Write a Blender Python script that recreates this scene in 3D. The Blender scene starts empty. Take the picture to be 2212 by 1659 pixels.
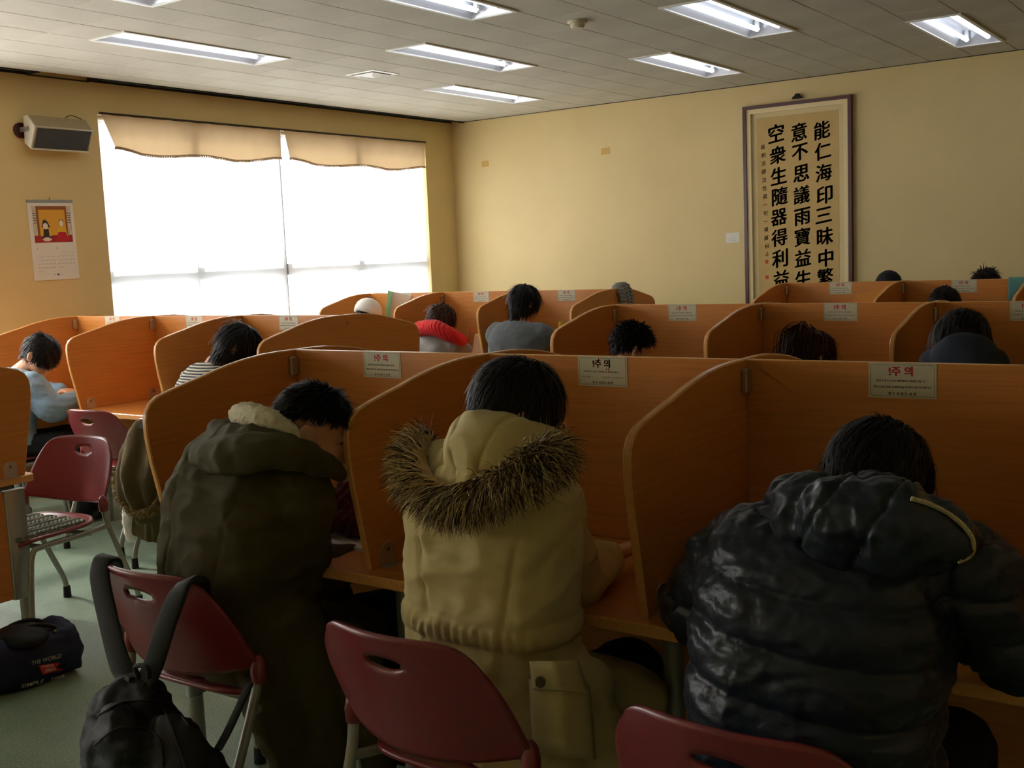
import bpy, bmesh, math, random
import numpy as np
from mathutils import Vector, Matrix, noise

random.seed(7)
rng = np.random.default_rng(7)
scn = bpy.context.scene
col = scn.collection
V = Vector

# ------------------------------------------------------------------ camera
CX, CY, FPX = 1106.0, 829.5, 2385.2
YAW, PITCH, ROLL = (math.radians(a) for a in (35.249, 6.734, -2.441))
CAM = V((0.0, 0.0, 1.576))
_f0 = V((-math.sin(YAW), math.cos(YAW), 0)); _r0 = V((math.cos(YAW), math.sin(YAW), 0)); _u0 = V((0, 0, 1))
_fw = _f0 * math.cos(PITCH) - _u0 * math.sin(PITCH)
_up = _u0 * math.cos(PITCH) + _f0 * math.sin(PITCH)
CR = _r0 * math.cos(ROLL) + _up * math.sin(ROLL)
CU = _up * math.cos(ROLL) - _r0 * math.sin(ROLL)
cam_d = bpy.data.cameras.new('camera'); cam = bpy.data.objects.new('camera', cam_d); col.objects.link(cam)
cam_d.sensor_width = 36.0; cam_d.lens = FPX / 2212.0 * 36.0; cam_d.clip_start = 0.05
cam.matrix_world = Matrix(((CR.x, CU.x, -_fw.x, CAM.x), (CR.y, CU.y, -_fw.y, CAM.y), (CR.z, CU.z, -_fw.z, CAM.z), (0, 0, 0, 1)))
scn.camera = cam

def ray(u, v): return CR * ((u - CX) / FPX) - CU * ((v - CY) / FPX) + _fw
def PX(u, v, x): d = ray(u, v); return CAM + d * (x - CAM.x) / d.x      # pixel -> point on plane x
def PY(u, v, y): d = ray(u, v); return CAM + d * (y - CAM.y) / d.y
def PZ(u, v, z): d = ray(u, v); return CAM + d * (z - CAM.z) / d.z
def proj(p):
    d = V(p) - CAM; w = d.dot(_fw)
    if w < 0.05: return None
    return (CX + FPX * d.dot(CR) / w, CY - FPX * d.dot(CU) / w, w)

# ------------------------------------------------------------------ light, exposure
XW, YB, ZC = -7.42, 9.578, 2.988          # window wall, far wall, ceiling
XR, YF = 2.3, -2.6                        # walls beside and behind the camera
vs = scn.view_settings
vs.view_transform = 'Standard'; vs.look = 'None'; vs.gamma = 1.0; vs.use_curve_mapping = False
vs.exposure = 0.0
W = bpy.data.worlds.new('daylight'); scn.world = W; W.use_nodes = True
bg = W.node_tree.nodes['Background']; bg.inputs[0].default_value = (0.80, 0.90, 1.0, 1); bg.inputs[1].default_value = 3.0
sd = bpy.data.lights.new('sun', 'SUN'); sd.energy = 9.0; sd.angle = math.radians(1.5); sd.color = (1.0, 0.93, 0.80)
sun = bpy.data.objects.new('sun', sd); col.objects.link(sun)
sun.location = (-12, 3, 8)
sun.rotation_euler = V((0.80, 0.10, -0.52)).to_track_quat('-Z', 'Y').to_euler()
WINDOWS = [(5.22, 9.11), (0.45, 4.26), (-2.35, -0.35)]    # y ranges of the windows in the left wall
SILL, HEAD = 0.80, 2.757
def sky_light(name, y0, y1):
    ld = bpy.data.lights.new(name, 'AREA'); ld.shape = 'RECTANGLE'; ld.size = y1 - y0 + 0.6; ld.size_y = HEAD - SILL + 0.3
    ld.energy = (30.0 if y0 > 5 else 92.0) * (y1 - y0); ld.color = (0.98, 0.98, 1.0)
    lo = bpy.data.objects.new(name, ld); col.objects.link(lo)
    lo.location = (XW - 0.62, (y0 + y1) / 2, (SILL + HEAD) / 2 + 0.1)
    lo.rotation_euler = (math.radians(90), 0, math.radians(-90))   # faces +x
for i, (a, b) in enumerate(WINDOWS): sky_light('window_daylight_%d' % (i + 1), a, b)

# ------------------------------------------------------------------ helpers
def lin(r, g, b):
    f = lambda c: (c / 255 / 12.92) if c <= 10 else ((c / 255 + 0.055) / 1.055) ** 2.4
    return (f(r), f(g), f(b), 1.0)

class NT:
    def __init__(s, name):
        s.m = bpy.data.materials.new(name); s.m.use_nodes = True; s.t = s.m.node_tree
        s.b = s.t.nodes['Principled BSDF']; s.out = s.t.nodes['Material Output']
    def n(s, kind, **kw):
        x = s.t.nodes.new(kind)
        for k, v in kw.items():
            if k in x.inputs: x.inputs[k].default_value = v
            else: setattr(x, k, v)
        return x
    def l(s, a, b): s.t.links.new(a, b); return b
    def coord(s, scale=(1, 1, 1), kind='Object'):
        tc = s.n('ShaderNodeTexCoord'); mp = s.n('ShaderNodeMapping'); mp.inputs['Scale'].default_value = scale
        s.l(tc.outputs[kind], mp.inputs[0]); return mp.outputs[0]
    def noise(s, vec, scale, detail=3, rough=0.55, dist=0.0):
        x = s.n('ShaderNodeTexNoise'); x.inputs['Scale'].default_value = scale; x.inputs['Detail'].default_value = detail
        x.inputs['Roughness'].default_value = rough; x.inputs['Distortion'].default_value = dist
        if vec is not None: s.l(vec, x.inputs['Vector'])
        return x.outputs['Fac']
    def ramp(s, fac, stops):
        x = s.n('ShaderNodeValToRGB'); e = x.color_ramp.elements
        while len(e) > len(stops): e.remove(e[-1])
        while len(e) < len(stops): e.new(1)
        for i, (p, c) in enumerate(stops): e[i].position = p; e[i].color = c if len(c) == 4 else (*c, 1)
        s.l(fac, x.inputs[0]); return x.outputs[0]
    def bump(s, h, strength=0.3, dist=0.01):
        x = s.n('ShaderNodeBump'); x.inputs['Strength'].default_value = strength; x.inputs['Distance'].default_value = dist
        s.l(h, x.inputs['Height']); s.l(x.outputs[0], s.b.inputs['Normal']); return x
    def base(s, c, rough=0.5, metal=0.0, spec=0.5):
        if hasattr(c, 'links') or hasattr(c, 'is_linked'): s.l(c, s.b.inputs['Base Color'])
        else: s.b.inputs['Base Color'].default_value = c
        s.b.inputs['Roughness'].default_value = rough; s.b.inputs['Metallic'].default_value = metal
        s.b.inputs['Specular IOR Level'].default_value = spec
        return s

M = {}
def plain(name, c, rough=0.5, metal=0.0, spec=0.5, var=0.0, scale=30.0, bump=0.0, bscale=200.0, bdist=0.002):
    t = NT(name)
    if var > 0:
        c2 = tuple(max(0, x * (1 - var)) for x in c[:3]) + (1,); c3 = tuple(min(1, x * (1 + var)) for x in c[:3]) + (1,)
        t.base(t.ramp(t.noise(t.coord(), scale), [(0.3, c2), (0.7, c3)]), rough, metal, spec)
    else: t.base(c, rough, metal, spec)
    if bump > 0: t.bump(t.noise(t.coord(), bscale, 2), bump, bdist)
    M[name] = t.m; return t

def wood(name, c, along, dark=0.84, rough=0.33):
    t = NT(name); sc = [55.0, 55.0, 55.0]; sc[along] = 2.2
    v = t.coord(tuple(sc)); g = t.noise(v, 1.6, 5, 0.62, 0.5)
    lo = tuple(x * dark for x in c[:3]) + (1,); hi = tuple(min(1, x * 1.12) for x in c[:3]) + (1,)
    t.base(t.ramp(g, [(0.28, lo), (0.5, c), (0.75, hi)]), rough, 0, 0.4)
    t.bump(g, 0.06, 0.002); M[name] = t.m
wood('wood_x', lin(206, 134, 64), 0)      # grain along the rows
wood('wood_y', lin(206, 134, 64), 1)
wood('wood_edge', lin(226, 166, 96), 1, 0.88, 0.28)
plain('wall_paint', lin(221, 199, 144), 0.55, 0, 0.35, 0.035, 1.7, 0.25, 160, 0.001)
plain('dark_void', lin(22, 23, 22), 0.9)
plain('white_paint', lin(232, 232, 226), 0.4)
plain('white_paper', lin(232, 230, 220), 0.7)
plain('grey_metal', lin(158, 158, 150), 0.38, 0.35, 0.5, 0.04, 60)
plain('alu', lin(172, 174, 172), 0.34, 0.75)
plain('bracket_metal', lin(190, 184, 172), 0.3, 0.8)
plain('rubber', lin(22, 22, 23), 0.7)
plain('burgundy', lin(128, 38, 46), 0.30, 0, 0.8, 0.05, 40, 0.12, 900, 0.0006)
plain('ink_black', lin(24, 24, 28), 0.8); plain('ink_red', lin(190, 30, 36), 0.7); plain('ink_grey', lin(84, 88, 92), 0.8)
plain('notice_card', lin(205, 198, 168), 0.45, 0, 0.5, 0.05, 20)
plain('screw', lin(110, 100, 88), 0.35, 0.8)

def new_obj(name, me, parent=None, mats=(), loc=None):
    o = bpy.data.objects.new(name, me); col.objects.link(o)
    for m in mats:
        if me is not None: me.materials.append(M[m] if isinstance(m, str) else m)
    if parent is not None: o.parent = parent
    if loc is not None: o.location = loc
    return o
def empty(name, loc=(0, 0, 0), rz=0.0, label=None, cat=None, group=None):
    o = bpy.data.objects.new(name, None); col.objects.link(o); o.location = loc; o.rotation_euler = (0, 0, rz)
    o.empty_display_size = 0.1
    tag(o, label, cat, group); return o
def tag(o, label=None, cat=None, group=None, kind=None):
    if label: o['label'] = label
    if cat: o['category'] = cat
    if group: o['group'] = group
    if kind: o['kind'] = kind
    return o
def copy_tree(o, parent=None):
    c = o.copy(); col.objects.link(c); c.parent = parent
    for ch in list(o.children): copy_tree(ch, c)
    return c

class MB:
    """collects shapes as plain lists, then links them as ONE mesh object"""
    def __init__(s): s.v = []; s.f = []; s.mi = []
    def add(s, vs, fs, mi=0):
        k = len(s.v); s.v += [tuple(p) for p in vs]; s.f += [tuple(i + k for i in f) for f in fs]; s.mi += [mi] * len(fs); return s
    def box(s, lo, hi, mi=0):
        (a, b, c), (d, e, f) = lo, hi
        return s.add([(a, b, c), (d, b, c), (d, e, c), (a, e, c), (a, b, f), (d, b, f), (d, e, f), (a, e, f)],
                     [(3, 2, 1, 0), (4, 5, 6, 7), (0, 1, 5, 4), (1, 2, 6, 5), (2, 3, 7, 6), (3, 0, 4, 7)], mi)
    def prism(s, poly, axis, t0, t1, mi=0, side=None, bevel=0.0):
        """poly: 2-D outline (counter-clockwise in the two other axes), extruded along axis"""
        n = len(poly); side = mi if side is None else side
        def put(p, t):
            q = list(p); q.insert(axis, t); return tuple(q)
        if bevel > 0:
            P = np.array(poly, float); c = np.roll(P, -1, 0) - np.roll(P, 1, 0)
            nn = np.stack([c[:, 1], -c[:, 0]], 1); nn /= np.linalg.norm(nn, axis=1)[:, None] + 1e-9
            area = 0.5 * np.sum(P[:, 0] * np.roll(P[:, 1], -1) - np.roll(P[:, 0], -1) * P[:, 1])
            if area < 0: nn = -nn
            Q = P - nn * bevel
            layers = [(Q, t0), (P, t0 + bevel), (P, t1 - bevel), (Q, t1)]
        else: layers = [(np.array(poly, float), t0), (np.array(poly, float), t1)]
        vs = [put(p, t) for L, t in layers for p in L]; fs = []; m = []
        k = len(layers)
        fs.append(tuple(reversed(range(n)))); m.append(mi)
        fs.append(tuple(range((k - 1) * n, k * n))); m.append(mi)
        for L in range(k - 1):
            for i in range(n):
                j = (i + 1) % n; fs.append((L * n + i, L * n + j, (L + 1) * n + j, (L + 1) * n + i)); m.append(side)
        b = len(s.v); s.v += vs; s.f += [tuple(i + b for i in f) for f in fs]; s.mi += m; return s
    def tube(s, pts, r, n=10, mi=0, caps=True, smooth=0):
        P = [V(p) for p in pts]
        if smooth: P = catmull(P, smooth)
        R = r if hasattr(r, '__len__') else [r] * len(P)
        if len(R) != len(P): R = list(np.interp(np.linspace(0, 1, len(P)), np.linspace(0, 1, len(R)), R))
        up = V((0, 0, 1)); vs = []; prev = None
        for i, p in enumerate(P):
            t = (P[min(i + 1, len(P) - 1)] - P[max(i - 1, 0)]).normalized()
            if prev is None:
                a = t.cross(up); a = t.cross(V((1, 0, 0))) if a.length < 1e-3 else a
                a.normalize()
            else:
                a = prev - t * prev.dot(t); a.normalize()
            prev = a; b = t.cross(a)
            for k in range(n):
                w = 2 * math.pi * k / n; vs.append(p + (a * math.cos(w) + b * math.sin(w)) * R[i])
        fs = [(i * n + k, i * n + (k + 1) % n, (i + 1) * n + (k + 1) % n, (i + 1) * n + k) for i in range(len(P) - 1) for k in range(n)]
        if caps: fs += [tuple(reversed(range(n))), tuple(range((len(P) - 1) * n, len(P) * n))]
        return s.add(vs, fs, mi)
    def loft(s, rings, mi=0, caps=True):
        """rings: list of lists of points, all the same count"""
        n = len(rings[0]); vs = [p for r in rings for p in r]
        fs = [(i * n + k, i * n + (k + 1) % n, (i + 1) * n + (k + 1) % n, (i + 1) * n + k) for i in range(len(rings) - 1) for k in range(n)]
        if caps: fs += [tuple(reversed(range(n))), tuple(range((len(rings) - 1) * n, len(rings) * n))]
        return s.add(vs, fs, mi)
    def ball(s, c, r, n=12, m=8, rot=None, mi=0):
        c = V(c); r = V(r) if hasattr(r, '__len__') else V((r, r, r)); rings = []
        for i in range(m + 1):
            t = math.pi * i / m; t = max(0.06, min(math.pi - 0.06, t))
            ring = []
            for k in range(n):
                w = 2 * math.pi * k / n
                p = V((math.sin(t) * math.cos(w) * r.x, math.sin(t) * math.sin(w) * r.y, -math.cos(t) * r.z))
                ring.append(c + (rot @ p if rot else p))
            rings.append(ring)
        return s.loft(rings, mi)
    def mesh(s, name, mats=(), smooth=False):
        me = bpy.data.meshes.new(name); me.from_pydata([tuple(p) for p in s.v], [], s.f)
        for m in mats: me.materials.append(M[m] if isinstance(m, str) else m)
        if len(mats) > 1: me.polygons.foreach_set('material_index', s.mi)
        if smooth: me.polygons.foreach_set('use_smooth', [True] * len(me.polygons))
        me.update(); return me
    def build(s, name, mats, parent=None, smooth=False, loc=None, autosmooth=None):
        mats = (mats,) if isinstance(mats, str) else mats
        me = s.mesh(name, mats, smooth or autosmooth)
        if autosmooth: me.set_sharp_from_angle(angle=math.radians(autosmooth))
        return new_obj(name, me, parent, (), loc)
def catmull(P, k):
    out = []
    for i in range(len(P) - 1):
        a, b, c, d = P[max(i - 1, 0)], P[i], P[i + 1], P[min(i + 2, len(P) - 1)]
        for j in range(k):
            t = j / k
            out.append(0.5 * ((2 * b) + (c - a) * t + (2 * a - 5 * b + 4 * c - d) * t * t + (3 * b - a - 3 * c + d) * t ** 3))
    out.append(P[-1]); return out
def struct(o): o['kind'] = 'structure'; return o

def text_geo(body, size=1.0, offset=0.0, spacing=1.0, res=3):
    """flat lettering: vertices (x right, y up, centred) and faces"""
    c = bpy.data.curves.new('lettering', 'FONT'); c.body = body; c.size = size; c.offset = offset
    c.align_x = 'CENTER'; c.align_y = 'CENTER'; c.space_character = spacing; c.resolution_u = res
    o = bpy.data.objects.new('lettering', c); col.objects.link(o)
    dg = bpy.context.evaluated_depsgraph_get(); me = bpy.data.meshes.new_from_object(o.evaluated_get(dg))
    vs = [tuple(v.co) for v in me.vertices]; fs = [tuple(p.vertices) for p in me.polygons]
    bpy.data.objects.remove(o); bpy.data.curves.remove(c); bpy.data.meshes.remove(me)
    return vs, fs
def place2d(vs, fn): return [fn(p[0], p[1]) for p in vs]
# ------------------------------------------------------------------ room shell
t = NT('floor_vinyl')
v = t.coord((1, 1, 1)); n1 = t.noise(v, 3.0, 4, 0.6); n2 = t.noise(v, 150.0, 2, 0.6)
mx = t.n('ShaderNodeMath', operation='MULTIPLY_ADD'); t.l(n1, mx.inputs[0]); mx.inputs[1].default_value = 0.55
t.l(n2, mx.inputs[2])
t.base(t.ramp(mx.outputs[0], [(0.55, lin(98, 122, 104)), (0.8, lin(134, 156, 134)), (1.0, lin(164, 178, 156))]), 0.42, 0, 0.45)
t.bump(t.noise(v, 130, 3), 0.25, 0.003); M['floor_vinyl'] = t.m
t = NT('ceiling_board')
v = t.coord((1, 1, 1)); n1 = t.noise(v, 70, 3, 0.6, 1.5); n2 = t.noise(v, 2.0, 2)
fis = t.ramp(n1, [(0.30, (0.62, 0.62, 0.62)), (0.37, (1, 1, 1))])
bc = t.ramp(n2, [(0.3, lin(196, 193, 178)), (0.7, lin(206, 203, 188))])
mm = t.n('ShaderNodeMixRGB', blend_type='MULTIPLY'); mm.inputs[0].default_value = 0.55; t.l(bc, mm.inputs[1]); t.l(fis, mm.inputs[2])
t.base(mm.outputs[0], 0.85, 0, 0.2); t.bump(n1, 0.2, 0.002); M['ceiling_board'] = t.m
plain('seam_dark', lin(70, 66, 58), 0.9)
plain('curtain_box', lin(34, 38, 36), 0.8)  # dark tone paints in the shade of the unlit recess

mb = MB(); mb.box((XW - 0.3, YF - 0.2, -0.1), (XR + 0.2, YB + 0.2, 0.0)); struct(mb.build('floor', 'floor_vinyl'))
# window wall with openings
mb = MB(); xo = XW - 0.24
ys = sorted(WINDOWS); y = YF - 0.2
for a, b in ys:
    mb.box((xo, y, 0), (XW, a, ZC + 0.35)); mb.box((xo, a, 0), (XW, b, SILL)); mb.box((xo, a, HEAD), (XW, b, ZC + 0.35)); y = b
mb.box((xo, y, 0), (XW, YB + 0.2, ZC + 0.35)); struct(mb.build('wall_left', 'wall_paint'))
struct(MB().box((XW, YB, 0), (XR + 0.2, YB + 0.2, ZC + 0.35)).build('wall_back', 'wall_paint'))
struct(MB().box((XR, YF - 0.2, 0), (XR + 0.2, YB, ZC + 0.35)).build('wall_right', 'wall_paint'))
struct(MB().box((XW, YF - 0.2, 0), (XR, YF, ZC + 0.35)).build('wall_front', 'wall_paint'))
struct(MB().box((XW, YB - 0.012, 0), (XR, YB, 0.09)).build('baseboard_back', 'seam_dark'))
struct(MB().box((XW, YF, 0), (XW + 0.012, YB - 0.012, 0.09)).build('baseboard_left', 'seam_dark'))

# ceiling: a slab, and below it fissured boards laid in strips
ceil = struct(MB().box((XW, YF, ZC + 0.28), (XR, YB, ZC + 0.35)).build('ceiling', 'dark_void'))
LW, LL = 0.31, 1.30                                   # light opening
LIGHTS = []                                           # (x centre, y0)
col_x = lambda k: -5.90 + 0.985 * k
for k, y0s in enumerate([(4.28, 7.48), (2.66, 5.90), (4.22, 7.52), (2.85, 6.10), (4.45, 7.72)]):
    for y0 in y0s: LIGHTS.append((col_x(k), y0, y0 + LL))
TW, TL, G = 0.3283, 0.62, 0.0022
# strips: three per light column pitch, the light strip in the middle
xs = []; x = col_x(0) - TW / 2
while x > XW + 0.02: x -= TW
while x < XR: xs.append(x); x += TW
tiles = []
for x0 in xs:
    x1 = x0 + TW
    cuts = sorted([(a, b) for (lx, a, b) in LIGHTS if x0 - 0.02 < lx < x1 + 0.02])
    spans = []; y = YB - (0.0 if (round((x0 - xs[0]) / TW) % 2) else 0.31)
    segs = []; top = YB
    for a, b in reversed(cuts): segs.append((b, top)); top = a
    segs.append((YF, top))
    odd = round((x0 - xs[0]) / TW) % 2
    for a, b in segs:
        e = b; first = True
        while e > a + 0.004:
            s0 = max(a, e - (TL / 2 if (first and odd) else TL)); first = False
            tiles.append((max(x0, XW), min(x1, XR), s0, e)); e = s0
BOXES = [(5.16, YB), (YF, 4.66)]                       # curtain boxes cut into the ceiling along the window wall
BW = 0.17
pin_v = [(0.03, 0.02), (0.055, 0.024), (0.03, -0.02), (0.05, -0.024)]
def tile_geo(mb, x0, x1, y0, y1, z, pins=True):
    b = 0.003; a = (x0 + G / 2, x1 - G / 2, y0 + G / 2, y1 - G / 2)
    zt = z + 0.012
    vs = [(a[0] + b, a[2] + b, z), (a[1] - b, a[2] + b, z), (a[1] - b, a[3] - b, z), (a[0] + b, a[3] - b, z),
          (a[0], a[2], z + b), (a[1], a[2], z + b), (a[1], a[3], z + b), (a[0], a[3], z + b),
          (a[0], a[2], zt), (a[1], a[2], zt), (a[1], a[3], zt), (a[0], a[3], zt)]
    fs = [(3, 2, 1, 0), (8, 9, 10, 11)]
    for q in (0, 4):
        for i in range(4): fs.append((q + i, q + (i + 1) % 4, q + 4 + (i + 1) % 4, q + 4 + i))
    mb.add(vs, fs, 0)
    if pins and x1 - x0 > 0.2 and y1 - y0 > 0.2:
        for cx, sx in ((a[0], 1), (a[1], -1)):
            for cy, sy in ((a[2], 1), (a[3], -1)):
                px, py, r = cx + sx * 0.022, cy + sy * 0.03, 0.0034
                mb.add([(px + r * math.cos(w), py + r * math.sin(w), z - 0.0006) for w in (0, -1.2566, -2.5133, -3.7699, -5.0265)], [(0, 1, 2, 3, 4)], 1)
    return mb
full, rest = [], []
for tl in tiles:
    x0, x1, y0, y1 = tl
    if x0 < XW + BW + 0.01:                            # strip against the window wall: cut back beside the curtain boxes
        for a, b in ((5.16, 9.9), (-9, 4.66)):
            if y0 < b and y1 > a: x0 = max(x0, XW + BW)
        if x1 - x0 < 0.02: continue
        tl = (x0, x1, y0, y1)
    p = proj(((x0 + x1) / 2, (y0 + y1) / 2, ZC))
    vis = p is not None and -120 < p[0] < 2330 and -90 < p[1] < 400
    (full if vis else rest).append((p[2] if p else 99, tl))
full.sort(key=lambda q: q[0])
rest += full[298:]; full = full[:298]
cache = {}
for _, (x0, x1, y0, y1) in full:
    key = (round(x1 - x0, 3), round(y1 - y0, 3))
    if key not in cache:
        w, h = x1 - x0, y1 - y0
        cache[key] = tile_geo(MB(), -w / 2, w / 2, -h / 2, h / 2, 0.0).mesh('ceiling_tile', ('ceiling_board', 'seam_dark'))
    o = new_obj('ceiling_tile', cache[key], ceil, (), ((x0 + x1) / 2, (y0 + y1) / 2, ZC + random.uniform(-0.0005, 0.0009)))
mb = MB()
for _, (x0, x1, y0, y1) in rest: tile_geo(mb, x0, x1, y0, y1, ZC, False)
o = mb.build('ceiling_tile_field', ('ceiling_board', 'seam_dark'), ceil); o['kind'] = 'stuff'
for a, b in BOXES:                                     # curtain boxes, the unlit recess shade painted in as dark colour
    mb = MB(); mb.box((XW, a, ZC + 0.17), (XW + BW, b, ZC + 0.18)); mb.box((XW + BW - 0.004, a, ZC - 0.012), (XW + BW + 0.004, b, ZC + 0.17))
    mb.box((XW, a, ZC), (XW + 0.004, b, ZC + 0.17))  # dark sheet over the wall, shade painted inside the recess
    if a > YF: mb.box((XW + 0.004, a - 0.004, ZC - 0.006), (XW + BW, a, ZC + 0.17))
    if b < YB: mb.box((XW + 0.004, b, ZC - 0.006), (XW + BW, b + 0.004, ZC + 0.17))
    mb.build('curtain_box', 'curtain_box', ceil)
struct(MB().box((XW + 0.1, YB - 0.006, ZC - 0.006), (XR, YB, ZC + 0.004)).build('trim_1', 'seam_dark'))
struct(MB().box((XW, 4.66, ZC - 0.006), (XW + 0.006, 5.16, ZC + 0.004)).build('trim_2', 'seam_dark'))

# ------------------------------------------------------------------ fluorescent lights
t = NT('tube_glow'); t.base((1, 1, 1, 1)); t.b.inputs['Emission Color'].default_value = (0.86, 0.90, 1.0, 1); t.b.inputs['Emission Strength'].default_value = 3.2
M['tube_glow'] = t.m
plain('reflector', lin(226, 230, 236), 0.25, 0.3)
def fixture():
    r = empty('ceiling_light')
    w, l = LW / 2, LL / 2
    mb = MB(); f = 0.022
    for a in ((-w - f, -l - f, w + f, -l), (-w - f, l, w + f, l + f), (-w - f, -l, -w, l), (w, -l, w + f, l)):
        mb.box((a[0], a[1], -0.008), (a[2], a[3], 0.002))
    mb.build('frame', 'white_paint', r)
    mb = MB(); d = 0.10; ww = w - 0.055
    mb.add([(-w, -l, 0), (w, -l, 0), (w, l, 0), (-w, l, 0), (-ww, -l + 0.03, d), (ww, -l + 0.03, d), (ww, l - 0.03, d), (-ww, l - 0.03, d)],
           [(0, 1, 5, 4), (1, 2, 6, 5), (2, 3, 7, 6), (3, 0, 4, 7), (4, 5, 6, 7)])
    mb.prism([(-0.035, d), (0, 0.055), (0.035, d)], 1, -l + 0.04, l - 0.04)
    mb.build('reflector_pan', 'reflector', r)
    for s in (-1, 1):
        tb = MB().tube([(s * 0.075, -l + 0.055, 0.032), (s * 0.075, l - 0.055, 0.032)], 0.016, 10).build('tube', 'tube_glow', r, autosmooth=50)
        for e in (-1, 1):
            m2 = MB(); m2.box((s * 0.075 - 0.014, e * (l - 0.055) - 0.012, 0.018), (s * 0.075 + 0.014, e * (l - 0.055) + 0.012, 0.1)); m2.build('lamp_holder', 'white_paint', r)
    return r
fx0 = fixture()
places = ['nearest the loudspeaker, over the left wall side', 'near the window wall, furthest along by the far wall',
          'cut off by the top edge at far left', 'in the middle of the ceiling beside the air vent',
          'cut off by the top edge left of the smoke detector', 'nearest the far wall, left above the calligraphy',
          'out of frame over the front row', 'cut off by the top edge right of the smoke detector', 'out of frame at the right', 'at far right against the far wall']
vis_i = 0
for i, (lx, a, b) in enumerate(LIGHTS):
    if places[i].startswith('out of frame'): continue
    o = fx0 if vis_i == 0 else copy_tree(fx0); vis_i += 1
    o.location = (lx, (a + b) / 2, ZC)
    tag(o, 'recessed twin tube ceiling light ' + places[i], 'ceiling light', 'recessed fluorescent ceiling lights')
# boards closing the two light openings that hold no lamp in view
for i, (lx, a, b) in enumerate(LIGHTS):
    if places[i].startswith('out of frame'):
        tile_geo(MB(), lx - TW / 2, lx + TW / 2, a, b, ZC, False).build('ceiling_tile', ('ceiling_board', 'seam_dark'), ceil)

# air vent and smoke detector
p = PZ(803, 160, ZC)
r = empty('air_vent', (p.x, p.y, ZC), 0, 'square white louvred air vent in the ceiling between two lights', 'air vent')
for k, (s, z) in enumerate(((0.15, 0.0), (0.105, -0.008), (0.062, -0.014))):
    mb = MB(); q = s - 0.032
    for j in range(4):
        a = j * math.pi / 2; c, sn = math.cos(a), math.sin(a); R = lambda x, y: (x * c - y * sn, x * sn + y * c)
        A, B, C, D = R(-s, -s), R(s, -s), R(q, -q), R(-q, -q); z0, z1 = z - 0.004, z + 0.006 - 0.022 * (k > 0) + 0.016 * (k > 0)
        mb.add([(*A, z0), (*B, z0), (*C, z1 - 0.012), (*D, z1 - 0.012), (*A, z0 + 0.003), (*B, z0 + 0.003), (*C, z1 - 0.009), (*D, z1 - 0.009)],
               [(3, 2, 1, 0), (4, 5, 6, 7), (0, 1, 5, 4), (2, 3, 7, 6)])
    mb.build('louvre' if k else 'rim', 'white_paint', r)
MB().box((-0.03, -0.03, -0.024), (0.03, 0.03, -0.02)).build('centre_plate', 'white_paint', r)
p = PZ(1247, 45, ZC)
r = empty('smoke_detector', (p.x, p.y, ZC), 0, 'round cream smoke detector on the ceiling', 'smoke detector')
def disc_prof(prof, n=28): return [[(rr * math.cos(2 * math.pi * k / n), rr * math.sin(2 * math.pi * k / n), z) for k in range(n)] for rr, z in prof]
plain('cream_plastic', lin(205, 198, 172), 0.45)
MB().loft(disc_prof([(0.062, 0), (0.062, -0.012), (0.056, -0.018)])).build('base', 'cream_plastic', r, autosmooth=40)
MB().loft(disc_prof([(0.045, -0.018), (0.045, -0.034), (0.036, -0.044), (0.01, -0.046)])).build('sensor_head', 'cream_plastic', r, autosmooth=40)

# ------------------------------------------------------------------ windows, shades, valances
t = NT('shade_cloth')
tr = t.n('ShaderNodeBsdfTransparent'); tl = t.n('ShaderNodeBsdfTranslucent'); df = t.n('ShaderNodeBsdfDiffuse')
tl.inputs[0].default_value = (0.92, 0.91, 0.88, 1); df.inputs[0].default_value = (0.85, 0.84, 0.80, 1); tr.inputs[0].default_value = (1, 1, 1, 1)
m1 = t.n('ShaderNodeMixShader'); m1.inputs[0].default_value = 0.35; t.l(tl.outputs[0], m1.inputs[1]); t.l(df.outputs[0], m1.inputs[2])
m2 = t.n('ShaderNodeMixShader'); m2.inputs[0].default_value = 0.24; t.l(m1.outputs[0], m2.inputs[1]); t.l(tr.outputs[0], m2.inputs[2])
t.l(m2.outputs[0], t.out.inputs[0]); M['shade_cloth'] = t.m
t = NT('valance_cloth')
tl = t.n('ShaderNodeBsdfTranslucent'); df = t.n('ShaderNodeBsdfDiffuse')
tl.inputs[0].default_value = lin(190, 165, 130); df.inputs[0].default_value = lin(200, 172, 132)
m1 = t.n('ShaderNodeMixShader'); m1.inputs[0].default_value = 0.72; t.l(tl.outputs[0], m1.inputs[1]); t.l(df.outputs[0], m1.inputs[2]); t.l(m1.outputs[0], t.out.inputs[0]); M['valance_cloth'] = t.m
t = NT('window_glass'); t.base((1, 1, 1, 1), 0.02); 
tr = t.n('ShaderNodeBsdfTransparent'); gl = t.n('ShaderNodeBsdfGlossy'); gl.inputs['Roughness'].default_value = 0.02
m1 = t.n('ShaderNodeMixShader'); m1.inputs[0].default_value = 0.06; t.l(tr.outputs[0], m1.inputs[1]); t.l(gl.outputs[0], m1.inputs[2]); t.l(m1.outputs[0], t.out.inputs[0]); M['window_glass'] = t.m
plain('window_alu', lin(120, 122, 122), 0.4, 0.5); plain('fringe', lin(176, 150, 118), 0.8); plain('rod_dark', lin(58, 50, 44), 0.4, 0.4)
ZTR = 1.52
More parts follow.
